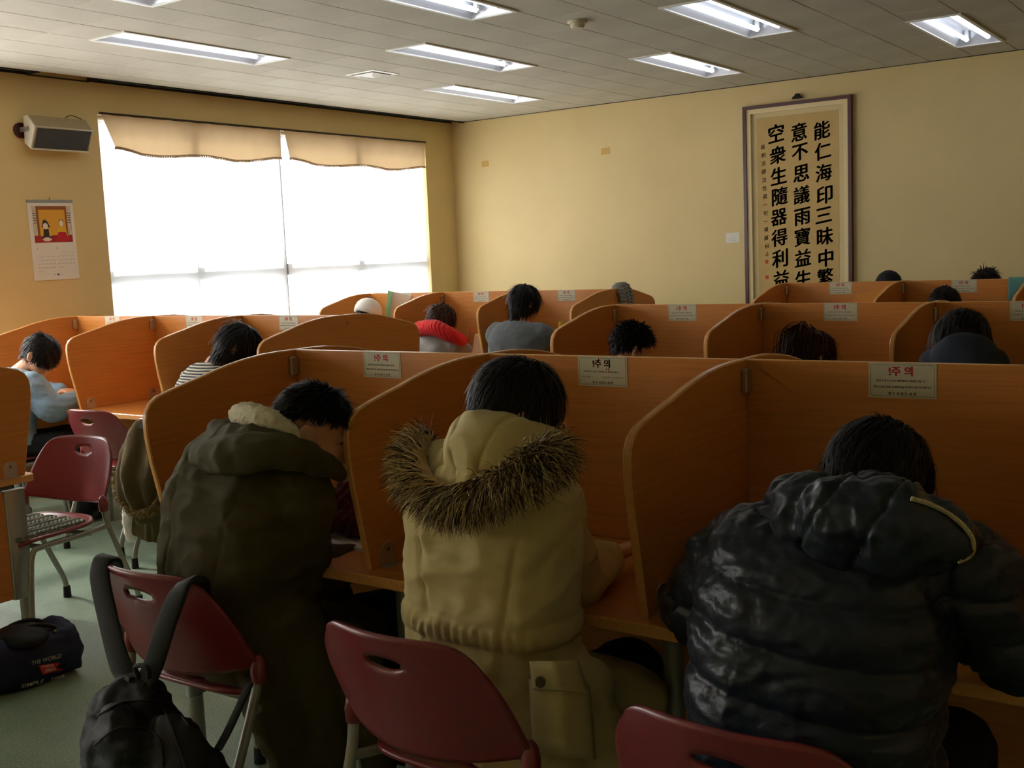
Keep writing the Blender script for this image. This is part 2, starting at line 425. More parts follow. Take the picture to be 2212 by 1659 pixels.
for wi, (a, b) in enumerate(WINDOWS):
    if wi == 0: mull = [a, 6.105, 7.09, 8.075, b]
    else: mull = [a + (b - a) * k / 4 for k in range(5)]
    root = struct(empty('window_%d' % (wi + 1), (XW - 0.15, (a + b) / 2, SILL)))
    L = lambda x, y, z: (x - root.location.x, y - root.location.y, z - SILL)
    mb = MB(); xa, xb = XW - 0.145, XW - 0.085
    for k, y in enumerate(mull):
        w = 0.035 if k != 2 else 0.05
        mb.box(L(xa, max(a, y - w), SILL), L(xb, min(b, y + w), HEAD))
    for z, w in ((SILL + 0.03, 0.03), (ZTR, 0.05), (HEAD - 0.03, 0.03)): mb.box(L(xa + 0.004, a, z - w), L(xb - 0.004, b, z + w))
    mb.build('window_frame', 'window_alu', root)
    for k in range(4):
        for z0, z1 in ((SILL + 0.06, ZTR - 0.05), (ZTR + 0.05, HEAD - 0.06)):
            MB().box(L(XW - 0.118, mull[k] + 0.03, z0), L(XW - 0.113, mull[k + 1] - 0.03, z1)).build('pane', 'window_glass', root)
    mb = MB(); mb.box(L(XW - 0.085, a, SILL), L(XW + 0.03, b, SILL + 0.02)); mb.build('window_sill', 'white_paint', root)
    # roller shades, two to a window
    mid = mull[2]
    for k, (s0, s1) in enumerate(((a + 0.012, mid - 0.012), (mid + 0.012, b - 0.012))):
        lab = [['white roller shade glowing with daylight, the left one of the far window', 'white roller shade glowing with daylight, the right one beside the corner'],
               ['white roller shade at the left edge of the picture', 'white roller shade of the near window, beside the calendar wall'], ['white roller shade nearest the entrance', 'white roller shade beside the entrance']][wi][k]
        sh = empty('roller_shade', (XW - 0.03, (s0 + s1) / 2, HEAD - 0.03), 0, lab, 'roller shade', 'roller shades in the windows')
        n = 24; zb = SILL + 0.08 - HEAD + 0.03
        vs, fs = [], []
        for i in range(n + 1):
            y = (i / n - 0.5) * (s1 - s0)
            for j in range(9):
                z = zb * j / 8; vs.append((0.004 * math.sin(i * 0.8 + wi) * (j / 8) + 0.002 * math.sin(i * 2.1), y, z))
        fs = [(i * 9 + j, i * 9 + j + 1, (i + 1) * 9 + j + 1, (i + 1) * 9 + j) for i in range(n) for j in range(8)]
        MB().add(vs, fs).build('cloth', 'shade_cloth', sh, smooth=True)
        hw = (s1 - s0) / 2
        MB().tube([(0, -hw, 0.005), (0, hw, 0.005)], 0.018, 12).build('roller', 'white_paint', sh, autosmooth=40)
        MB().box((-0.008, -hw, zb - 0.02), (0.008, hw, zb)).build('bottom_bar', 'white_paint', sh)
        # valance with a scalloped fringed hem
        va = empty('valance_curtain', (XW + 0.018, (s0 + s1) / 2, HEAD), 0, lab.replace('white roller shade glowing with daylight', 'beige scalloped valance curtain with fringe').replace('white roller shade', 'beige scalloped valance curtain'), 'curtain', 'scalloped valances over the windows')
        n = 60; vs = []; hem = []
        for i in range(n + 1):
            u = i / n; y = (u - 0.5) * (s1 - s0 - 0.02)
            taper = 0.055 * max(0, 1 - u / 0.06) if (k == 0 and wi == 0) else 0
            dz = -(0.255 + 0.045 * math.sin(math.pi * ((u * 2) % 1.0)) ** 0.8 * 0 + 0.05 * abs(math.cos(math.pi * u)) ** 0 * 0)
            sc = (u * 2) % 1.0
            dz = -(0.265 + 0.045 * math.cos(2 * math.pi * sc) * -0.5 + 0.022 * (1 if 0.25 < u < 0.75 else 0) * math.cos(2 * math.pi * (u - 0.5)) )
            for j in range(6):
                q = j / 5
                yy = y + (0.10 * q * (1 - u) ** 8 if k == 0 and wi == 0 else 0.05 * q * (1 - u) ** 8)
                vs.append((0.012 * q * math.sin(u * 23 + wi) + 0.004 * math.sin(u * 60), yy, dz * q))
            hem.append(vs[-1])
        fs = [(i * 6 + j, i * 6 + j + 1, (i + 1) * 6 + j + 1, (i + 1) * 6 + j) for i in range(n) for j in range(5)]
        MB().add(vs, fs).build('cloth', 'valance_cloth', va, smooth=True)
        mb = MB(); mb.tube([(p[0] + 0.002, p[1], p[2]) for p in hem], 0.005, 6)
        H = catmull([V(p) for p in hem], 2)
        for q in H: mb.box((q.x - 0.002, q.y - 0.005, q.z - 0.017), (q.x + 0.004, q.y + 0.005, q.z - 0.001))
        mb.build('fringe', 'fringe', va)
        MB().tube([(0.0, -hw - 0.005, 0.004), (0.0, hw + 0.005, 0.004)], 0.009, 8).build('rod', 'rod_dark', va)
# ------------------------------------------------------------------ study carrel rows
CW, TOP, DESK, PT = 0.848, 1.272, 0.734, 0.011
HALF = [(0, 1.272), (0.08, 1.2725), (0.155, 1.270), (0.235, 1.262), (0.31, 1.250), (0.375, 1.236), (0.435, 1.221), (0.50, 1.207), (0.555, 1.194),
        (0.605, 1.180), (0.632, 1.162), (0.648, 1.138), (0.653, 1.108), (0.652, 1.06), (0.640, 0.975), (0.616, 0.86), (0.590, DESK)]
arch = [(-d, z) for d, z in reversed(HALF[1:])] + HALF                 # y, z outline
part_me = MB().prism(arch, 0, -PT, PT, 0, 1, 0.004).mesh('partition', ('wood_y', 'wood_edge'), True); part_me.set_sharp_from_angle(angle=math.radians(35))
def bracket_mesh():
    o = [(-0.03, 0), (0.03, 0), (0.03, 0.045)] + [(0.03 * math.cos(a), 0.045 + 0.022 * math.sin(a)) for a in np.linspace(0.3, math.pi - 0.3, 7)] + [(-0.03, 0.045)]
    mb = MB().prism(o, 0, 0, 0.004, 0, 0, 0.001); mb.box((0.004, -0.028, 0), (0.03, 0.028, 0.003))
    mb.add([(0.0055, 0.006 * math.cos(a), 0.045 + 0.006 * math.sin(a)) for a in np.linspace(0, 2 * math.pi, 8, endpoint=False)], [tuple(range(8))], 1)
    return mb.mesh('bracket', ('bracket_metal', 'screw'))
br_me = bracket_mesh()
clip_me = MB().prism([(-0.018, -0.03), (0.018, -0.03), (0.018, 0.028), (0.008, 0.034), (-0.008, 0.034), (-0.018, 0.028)], 0, 0, 0.016, 0, 0, 0.003).mesh('corner_clip', ('bracket_metal',))
screw_me = MB().loft([[(x, r * math.cos(a), r * math.sin(a)) for a in np.linspace(0, 2 * math.pi, 10, endpoint=False)] for x, r in ((0, 0.009), (0.002, 0.008), (0.003, 0.002))]).mesh('cap_screw', ('screw',))

# notice card lettering (x right, z up, drawn on the plane facing -y)
def card_meshes(defaced=False):
    W2, H2 = 0.163, 0.087
    red, blk = MB(), MB()
    def put(mb, s, size, cx, fy, width, off=0.0, sp=1.0):
        vs, fs = text_geo(s, size, off, sp)
        w = max(v[0] for v in vs) - min(v[0] for v in vs); mid = (max(v[0] for v in vs) + min(v[0] for v in vs)) / 2
        h0 = (max(v[1] for v in vs) + min(v[1] for v in vs)) / 2; k = width / w
        mb.add([((v[0] - mid) * k + cx, -0.0004, (v[1] - h0) * min(k, 1.25) + H2 * (0.5 - fy)) for v in vs], fs)
    [put(red, '!주 의', 0.021, -0.003 + q * 0.0011, 0.235 + 0.006 * w_, 0.056) for q in (-1, -0.5, 0, 0.5, 1) for w_ in (-1, 1)]
    [put(blk, '열람실 내 도난사고 빈번하오니 자리를 비울 시', 0.0085, -0.004 + q, 0.51, 0.116) for q in (-0.0002, 0.0002)]
    if defaced:
        put(blk, '개인소지품', 0.0085, -0.055, 0.69, 0.026); put(blk, '을 꼭 챙겨 가시기 바랍니다.', 0.0085, 0.036, 0.69, 0.068)
        red.box((-0.0125, -0.0006, 0.0335), (-0.0095, -0.0003, 0.0395))
        red.box((0.013, -0.0006, 0.004), (0.0155, -0.0003, 0.010)); red.box((0.0205, -0.0006, 0.002), (0.023, -0.0003, 0.012))
    else: [put(blk, '개인소지품 (지갑, 휴대폰등)을 꼭 챙겨 가시기 바랍니다.', 0.0085, q, 0.69, 0.140) for q in (-0.0002, 0.0002)]
    [put(blk, '영 주 시 립 도 서 관', 0.0085, q, 0.875, 0.067) for q in (-0.0004, 0, 0.0004)]
    b = 0.0045; line = MB()
    for lo, hi in (((-W2 / 2 + b, 0, -H2 / 2 + b), (W2 / 2 - b, 0, -H2 / 2 + b + 0.0008)), ((-W2 / 2 + b, 0, H2 / 2 - b - 0.0008), (W2 / 2 - b, 0, H2 / 2 - b)),
                   ((-W2 / 2 + b, 0, -H2 / 2 + b), (-W2 / 2 + b + 0.0008, 0, H2 / 2 - b)), ((W2 / 2 - b - 0.0008, 0, -H2 / 2 + b), (W2 / 2 - b, 0, H2 / 2 - b))):
        line.box((lo[0], -0.0005, lo[2]), (hi[0], -0.0003, hi[2]))
    return red.mesh('red_lettering', ('ink_red',)), blk.mesh('lettering', ('ink_black',)), line.mesh('border_line', ('ink_grey',))
card_me = MB().box((-0.0815, 0, -0.0435), (0.0815, 0.0012, 0.0435)).mesh('notice_card', ('notice_card',))
letters, letters_def = card_meshes(), card_meshes(True)

def round_rect(x0, x1, y0, y1, r, n=6):
    out = []
    for cx, cy, a0 in ((x1 - r, y0 + r, -90), (x1 - r, y1 - r, 0), (x0 + r, y1 - r, 90), (x0 + r, y0 + r, 180)):
        for k in range(n + 1):
            a = math.radians(a0 + 90 * k / n); out.append((cx + r * math.cos(a), cy + r * math.sin(a)))
    return out
ROWS = {}
def carrel_row(key, label, x0, yc, n, cards=True, defaced=()):
    r = empty('study_carrel_row', (x0, yc, 0), 0, label, 'study carrel', 'rows of wooden study carrels'); ROWS[key] = (x0, yc, n, r)
    xe = n * CW
    MB().prism(round_rect(-0.03, xe + 0.03, -0.63, 0.63, 0.035), 2, DESK - 0.03, DESK, 0, 1, 0.003).build('desk_top', ('wood_x', 'wood_edge'), r, autosmooth=35)
    for k in range(n + 1):
        p = new_obj('partition', part_me, r, (), (k * CW, 0, 0))
        for s in (-1, 1):
            new_obj('bracket', br_me, p, (), (PT, s * 0.525, DESK)); new_obj('bracket', br_me, p, (), (PT, s * 0.06, DESK))
            if k < n: new_obj('corner_clip', clip_me, p, (), (PT, s * 0.03, 1.215))
        if k in (0, n): new_obj('cap_screw', screw_me, p, (), ((PT if k else -PT - 0.003), 0.02, 1.222))
    for k in range(n):
        MB().prism(round_rect(k * CW + PT, (k + 1) * CW - PT, DESK, TOP - 0.0015, 0.001, 1), 1, -0.0095, 0.0095, 0, 1, 0.002).build('back_panel', ('wood_x', 'wood_edge'), r)
        MB().box((k * CW + 0.012, -0.009, 0.21), ((k + 1) * CW - 0.012, 0.009, 0.68)).build('modesty_panel', 'wood_x', r)
        if cards:
            c = new_obj('notice_card', card_me, r, (), (k * CW + 0.335 + 0.0815, -0.0108, 1.2265), )
            c.rotation_euler = (0, random.uniform(-0.012, 0.012), 0)
            for me in (letters_def if k in defaced else letters): new_obj(me.name.split('.')[0], me, c)
    for k in range(n + 1):
        e = k in (0, n); s = 0.022 if k == 0 else (-0.022 if k == n else 0)
        if e:
            MB().box((k * CW + s - 0.009, -0.50, 0.21), (k * CW + s + 0.009, 0.50, 0.67)).build('end_panel', 'wood_y', r)
            for d in (-1, 1):
                MB().prism(round_rect(k * CW + s - 0.02, k * CW + s + 0.02, min(d * 0.50, d * 0.592), max(d * 0.50, d * 0.592), 0.012, 3), 2, 0.205, 0.675, 0, 0, 0.002).build('end_profile', 'alu', r, autosmooth=40)
                MB().tube([(k * CW + s, d * 0.56, 0.0), (k * CW + s, d * 0.56, 0.206)], 0.026, 14).build('leg', 'grey_metal', r, autosmooth=40)
        else:
            for d in (-1, 1):
                MB().tube([(k * CW + s, d * 0.45, 0.0), (k * CW + s, d * 0.45, DESK - 0.031)], 0.025, 14).build('leg', 'grey_metal', r, autosmooth=40)
    return r
carrel_row('R1', 'front row of orange wooden study carrels where three people in parkas sit', -2.881, 2.753, 4, True, (1,))
carrel_row('R2', 'second row of wooden study carrels on the right, behind the front row', -3.048, 5.327, 4)
carrel_row('R3', 'furthest right row of wooden study carrels below the calligraphy', -3.073, 7.938, 4)
carrel_row('L1', 'middle left row of wooden study carrels in front of the window', -6.925, 4.572, 3)
carrel_row('L2', 'far left row of wooden study carrels by the room corner', -6.821, 7.477, 3)
carrel_row('L0', 'nearest left carrel row, only its rounded end in view', -6.914, 1.978, 3, False)

# ------------------------------------------------------------------ things on the walls
plain('frame_wood', lin(78, 34, 36), 0.35); plain('mat_cloth', lin(216, 198, 150), 0.7, 0, 0.3, 0.03, 60); plain('rice_paper', lin(202, 170, 108), 0.65, 0, 0.4, 0.05, 6)
plain('mat_bevel', lin(235, 215, 165), 0.6); plain('sumi_ink', lin(26, 26, 26), 0.7); plain('seal_red', lin(190, 70, 40), 0.7)
yf = YB - 0.05
a, b = PY(1603, 229, yf), PY(1838, 206, yf); fx0_, fx1_ = a.x, b.x; fz1 = (a.z + b.z) / 2; fz0 = 0.98
fr = empty('calligraphy_frame', ((fx0_ + fx1_) / 2, YB - 0.025, fz0), 0, 'tall dark framed calligraphy scroll with black characters on tan paper', 'framed calligraphy')
ox, oy, oz = fr.location
Lf = lambda x, y, z: (x - ox, y - oy, z - oz)
def ring(mb, x0, x1, z0, z1, w, y0, y1, mi=0):
    mb.box(Lf(x0, y0, z0), Lf(x0 + w, y1, z1), mi); mb.box(Lf(x1 - w, y0, z0), Lf(x1, y1, z1), mi)
    mb.box(Lf(x0 + w, y0, z1 - w), Lf(x1 - w, y1, z1), mi); mb.box(Lf(x0 + w, y0, z0), Lf(x1 - w, y1, z0 + w), mi)
mb = MB(); ring(mb, fx0_, fx1_, fz0, fz1, 0.03, YB - 0.05, YB); mb.build('frame', 'frame_wood', fr)
mb = MB(); ring(mb, fx0_ + 0.03, fx1_ - 0.03, fz0 + 0.03, fz1 - 0.03, 0.04, YB - 0.036, YB - 0.008); mb.build('fillet', 'mat_bevel', fr)
MB().box(Lf(fx0_ + 0.07, YB - 0.012, fz0 + 0.07), Lf(fx1_ - 0.07, YB - 0.004, fz1 - 0.07)).build('mat', 'mat_cloth', fr)
yp = YB - 0.0135
a, b = PY(1634, 254, yp), PY(1811, 239, yp)
MB().box(Lf(a.x, yp, fz0 + 0.13), Lf(b.x, YB - 0.012, (a.z + b.z) / 2)).build('paper', 'rice_paper', fr)
def brush(ch, u, v, px, off, sz=1.0):
    v0, f0 = text_geo(ch, 1.0); vs, fs = [], []
    for dx, dz in ((0, 0), (off, 0), (-off, 0), (0, off * 0.55), (0, -off * 0.55), (off * 0.7, off * 0.4), (-off * 0.7, -off * 0.4), (off * 0.5, 0), (-off * 0.5, 0)):
        k0 = len(vs); vs += [(p[0] + dx, p[1] + dz, 0) for p in v0]; fs += [tuple(i + k0 for i in f) for f in f0]
    c = PY(u, v, yp - 0.0008); s = px / FPX * (V(c) - CAM).dot(_fw)
    lo = np.min(vs, 0); hi = np.max(vs, 0); m = (lo + hi) / 2; e = max(hi[0] - lo[0], hi[1] - lo[1])
    k = s / max(e, 0.6)
    return [(c.x - ox + (p[0] - m[0]) * k * 0.95, yp - 0.0008 - oy, c.z - oz + (p[1] - m[1]) * k + 0.16 * (p[0] - m[0]) * k) for p in vs], fs
zz = lambda x, y: (1590 + x / 3.53, 190 + y / 3.53)
COLS = [('能仁海印三昧中繁', [(655, 320), (662, 480), (668, 645), (675, 815), (668, 970), (678, 1130), (685, 1295), (680, 1440)]),
        ('意不思議雨寶益生', [(480, 335), (487, 490), (497, 650), (500, 815), (505, 980), (505, 1135), (510, 1295), (512, 1455)]),
        ('空衆生隨器得利益', [(305, 345), (318, 510), (325, 670), (333, 825), (327, 985), (330, 1140), (335, 1300), (345, 1455)])]
for chars, pos in COLS:
    for ch, (x, y) in zip(chars, pos):
        vs, fs = brush(ch, *zz(x, y), 38.5, 0.030); MB().add(vs, fs).build('character', 'sumi_ink', fr)
mb = MB()
for i, ch in enumerate('義相法師法性偈一句一積蔣相斗'):
    vs, fs = brush(ch, *zz(205 + i * 2.4, 450 + i * 63), 10.5, 0.014); mb.add(vs, fs)
mb.build('signature_column', 'sumi_ink', fr)
for x, y in ((235, 1325), (237, 1443)):
    c = PY(*zz(x, y), yp - 0.0008)
    MB().box(Lf(c.x - 0.014, yp - 0.0012, c.z - 0.016), Lf(c.x + 0.014, yp - 0.0004, c.z + 0.016)).build('seal_mark', 'seal_red', fr)
c = PY(1720, 212, yf)
mb = MB(); mb.prism([(c.x - ox + x, c.z - oz + z) for x, z in ((-0.045, 0), (0.045, 0), (0.03, 0.02), (0.02, 0.022), (0.012, 0.04), (-0.012, 0.04), (-0.02, 0.022), (-0.03, 0.02))], 1, -0.02, 0.022, 0)
mb.build('hanger', 'dark_void', fr)

plain('note_paper', lin(228, 226, 214), 0.6); plain('old_tape', lin(206, 168, 88), 0.6)
def wall_scrap(name, label, cat, u0, v0, u1, v1, mat):
    a, b = PY(u0, v0, YB - 0.001), PY(u1, v1, YB - 0.001)
    mb = MB(); mb.prism([(0, 0), (b.x - a.x, 0.004), (b.x - a.x - 0.003, a.z - b.z), (0.004, a.z - b.z - 0.004)], 1, -0.0008, 0.0009)
    o = mb.build(name, mat); o.location = (a.x, YB - 0.001, b.z); return tag(o, label, cat)
nt = wall_scrap('wall_note', 'small white note taped to the wall left of the calligraphy', 'note', 1568, 503, 1598, 524, 'note_paper')
mb = MB(); mb.box((0.03, -0.0014, 0.02), (0.10, -0.0009, 0.021)); mb.box((0.03, -0.0014, 0.035), (0.085, -0.0009, 0.036)); mb.box((0.055, -0.0014, 0.05), (0.10, -0.0009, 0.0505)); mb.build('faint_print', 'ink_grey', nt)
wall_scrap('tape_scrap', 'scrap of yellowed tape on the far wall nearest the corner', 'tape', 1040, 348, 1056, 360, 'old_tape')
wall_scrap('tape_scrap', 'largest scrap of yellowed tape in the middle of the far wall', 'tape', 1298, 320, 1318, 333, 'old_tape')
wall_scrap('tape_scrap', 'faint tiny tape scrap on the far wall nearest the calligraphy', 'tape', 1412, 343, 1420, 348, 'mat_cloth')

# loudspeaker
plain('speaker_case', lin(170, 152, 118), 0.5, 0, 0.4, 0.05, 30); plain('speaker_trim', lin(208, 204, 186), 0.35, 0.3)
t = NT('speaker_grille'); v = t.coord(); wv = t.n('ShaderNodeTexChecker'); wv.inputs['Scale'].default_value = 260; t.l(v, wv.inputs[0])
t.base(t.ramp(wv.outputs['Fac'], [(0, lin(34, 38, 40)), (1, lin(72, 76, 78))]), 0.5); M['speaker_grille'] = t.m
sx = XW + 0.19; a, b = PX(77, 275, sx), PX(201, 281, sx); z1 = (a.z + b.z) / 2
sp = empty('wall_loudspeaker', (XW, (a.y + b.y) / 2, z1 - 0.1), 0, 'beige box loudspeaker with dark grille mounted on the left wall', 'loudspeaker')
hl = (b.y - a.y) / 2
prof = [(0.05, 0.10 + 0.085), (0.04, 0.03), (0.125, 0.10 - 0.155), (0.20, 0.10), (0.115, 0.10 + 0.092)]
prof = [(0.06, 0.185), (0.05, 0.0), (0.115, -0.045), (0.19, 0.10), (0.11, 0.188)]
MB().prism(prof, 1, -hl, hl, 0, 0, 0.004).build('case', 'speaker_case', sp)
g = V((0.19, 0, 0.10)) - V((0.115, 0, -0.045)); gn = V((g.z, 0, -g.x)).normalized()
mb = MB(); A = V((0.115, 0, -0.045)) + g * 0.06 + gn * 0.003; B = V((0.115, 0, -0.045)) + g * 0.95 + gn * 0.003
mb.add([(A.x, -hl + 0.015, A.z), (A.x, hl - 0.015, A.z), (B.x, hl - 0.015, B.z), (B.x, -hl + 0.015, B.z)], [(3, 2, 1, 0)]); mb.build('grille', 'speaker_grille', sp)
mb = MB(); mb.tube([(0.118, -hl, -0.047), (0.118, hl, -0.047)], 0.006, 8); mb.tube([(0.192, -hl, 0.10), (0.192, hl, 0.10)], 0.005, 8); mb.build('front_trim', 'speaker_trim', sp)
for s in (-1, 1):
    MB().prism([(x, z) for x, z in prof], 1, s * hl - 0.006, s * hl + 0.006).build('end_cap', 'speaker_trim', sp)
    mb = MB(); mb.box((0.0, s * (hl + 0.012) - 0.003, 0.075), (0.12, s * (hl + 0.012) + 0.003, 0.11)); mb.tube([(0.11, s * (hl + 0.006), 0.092), (0.11, s * (hl + 0.02), 0.092)], 0.012, 10); mb.build('mounting_arm', 'alu', sp)
MB().tube([(0.004, -hl - 0.004, 0.09), (0.018, -hl - 0.004, 0.09)], 0.055, 20).build('wall_plate', 'frame_wood', sp)
MB().tube([(0.02, 0.1, 0.185), (0.06, 0.13, 0.215), (0.09, 0.17, 0.205), (0.08, 0.22, 0.192)], 0.003, 6, smooth=4).build('cable', 'rubber', sp)

# calendar
cA, cB, cD = PX(57, 432, XW + 0.004), PX(155, 430, XW + 0.004), PX(73, 607, XW + 0.004)
cw = cB.y - cA.y; ch_ = cA.z - cD.z
cal = empty('wall_calendar', (XW, cA.y, cA.z), 0, 'white wall calendar with a picture of two figures in traditional dress', 'calendar')
def cq(mb, x0, y0, x1, y1, d): # fractions of the sheet, y down
    mb.box((d, x0 * cw, -y1 * ch_), (d + 0.0006, x1 * cw, -y0 * ch_))
mb = MB(); mb.box((0.002, 0, -ch_), (0.006, cw, 0)); mb.build('sheets', 'white_paper', cal)
mb = MB(); mb.box((0.001, -0.002, -0.02), (0.009, cw + 0.002, 0.002)); mb.build('binding', 'alu', cal)
MB().tube([(0.004, cw * 0.49, -0.002), (0.008, cw * 0.5, 0.022), (0.004, cw * 0.51, -0.002)], 0.0018, 6, smooth=4).build('hook', 'alu', cal)
for nme, c in (('print_gold', (226, 168, 52)), ('print_brown', (150, 84, 30)), ('print_red', (168, 40, 30)), ('print_dark', (50, 42, 40)), ('print_cream', (236, 222, 196)), ('print_yellow', (232, 186, 40)), ('print_blue', (50, 60, 120)), ('print_crimson', (196, 30, 50))):
    plain(nme, lin(*c), 0.6)
pic = []
def cal_print(name, mat, polys, d):
    mb = MB()
    for P in polys:
        n = len(P); mb.add([(d, x * cw, -y * ch_) for x, y in P], [tuple(reversed(range(n)))])
    return mb.build(name, mat, cal)
R4 = lambda x0, y0, x1, y1: [(x0, y0), (x1, y0), (x1, y1), (x0, y1)]
EL = lambda cx, cy, rx, ry, n=14: [(cx + rx * math.cos(2 * math.pi * k / n), cy + ry * math.sin(2 * math.pi * k / n)) for k in range(n)]
cal_print('picture', 'print_gold', [R4(0.09, 0.075, 0.93, 0.53)], 0.0068)
cal_print('picture_floor', 'print_red', [R4(0.09, 0.44, 0.93, 0.53)], 0.0071)
cal_print('picture_doors', 'print_brown', [R4(0.17, 0.075, 0.22, 0.44), R4(0.80, 0.075, 0.84, 0.44), R4(0.22, 0.075, 0.8, 0.12)], 0.0071)
cal_print('picture_screens', 'print_cream', [R4(0.09, 0.075, 0.17, 0.44), R4(0.84, 0.075, 0.93, 0.44)], 0.0071)
for g0 in (0.09, 0.845):
    cal_print('picture_lattice', 'print_dark', [R4(g0 + k * 0.026, 0.075, g0 + 0.006 + k * 0.026, 0.44) for k in range(4)] + [R4(g0, 0.16 + k * 0.03, g0 + 0.084, 0.168 + k * 0.03) for k in range(5)], 0.0074)
cal_print('picture_robes', 'print_yellow', [[(0.24, 0.46), (0.26, 0.37), (0.30, 0.345), (0.40, 0.345), (0.44, 0.37), (0.47, 0.46)], [(0.58, 0.46), (0.62, 0.36), (0.66, 0.33), (0.74, 0.33), (0.79, 0.36), (0.83, 0.46)]], 0.0077)
cal_print('picture_skirts', 'print_crimson', [[(0.54, 0.51), (0.62, 0.40), (0.78, 0.40), (0.86, 0.51), (0.7, 0.525)]], 0.0080)
cal_print('picture_vest', 'print_dark', [[(0.28, 0.46), (0.30, 0.36), (0.41, 0.36), (0.42, 0.46)], [(0.26, 0.34), (0.30, 0.255), (0.34, 0.24), (0.40, 0.27), (0.45, 0.345), (0.40, 0.34), (0.30, 0.34)], EL(0.70, 0.265, 0.052, 0.022)], 0.0080)
cal_print('picture_faces', 'print_cream', [EL(0.345, 0.325, 0.055, 0.04), EL(0.70, 0.29, 0.045, 0.042), EL(0.36, 0.49, 0.10, 0.025)], 0.0083)
cal_print('picture_cuffs', 'print_blue', [R4(0.25, 0.45, 0.30, 0.48), R4(0.42, 0.45, 0.47, 0.48)], 0.0084)
blk, red = MB(), MB()
def cal_text(mb, s, fx, fy, hgt):
    vs, fs = text_geo(s, hgt * 1.35); mb.add([(0.0066, fx * cw + v[0], -fy * ch_ + v[1]) for v in vs], fs)
cal_text(blk, '1', 0.13, 0.605, 0.017); cal_text(blk, '2', 0.56, 0.60, 0.017)
for m0, first, nd in ((0.12, 6, 31), (0.55, 2, 28)):
    for dday in range(1, nd + 1):
        k = dday - 1 + first; wk, dow = divmod(k, 7)
        holiday = dow == 0 or (m0 < 0.3 and dday == 1) or (m0 > 0.3 and dday in (2, 3, 4))
        cal_text(red if holiday else blk, str(dday), m0 + 0.015 + dow * 0.056, 0.66 + wk * 0.046, 0.009)
cal_text(blk, '영주', 0.46, 0.935, 0.008); cal_text(blk, '시청', 0.60, 0.935, 0.008)
blk.build('date_print', 'ink_grey', cal); red.build('holiday_print', 'ink_red', cal)
cal_print('emblem', 'print_blue', [EL(0.53, 0.935, 0.025, 0.012)], 0.0066)
cal.rotation_euler = (math.radians(0.6), 0, 0)
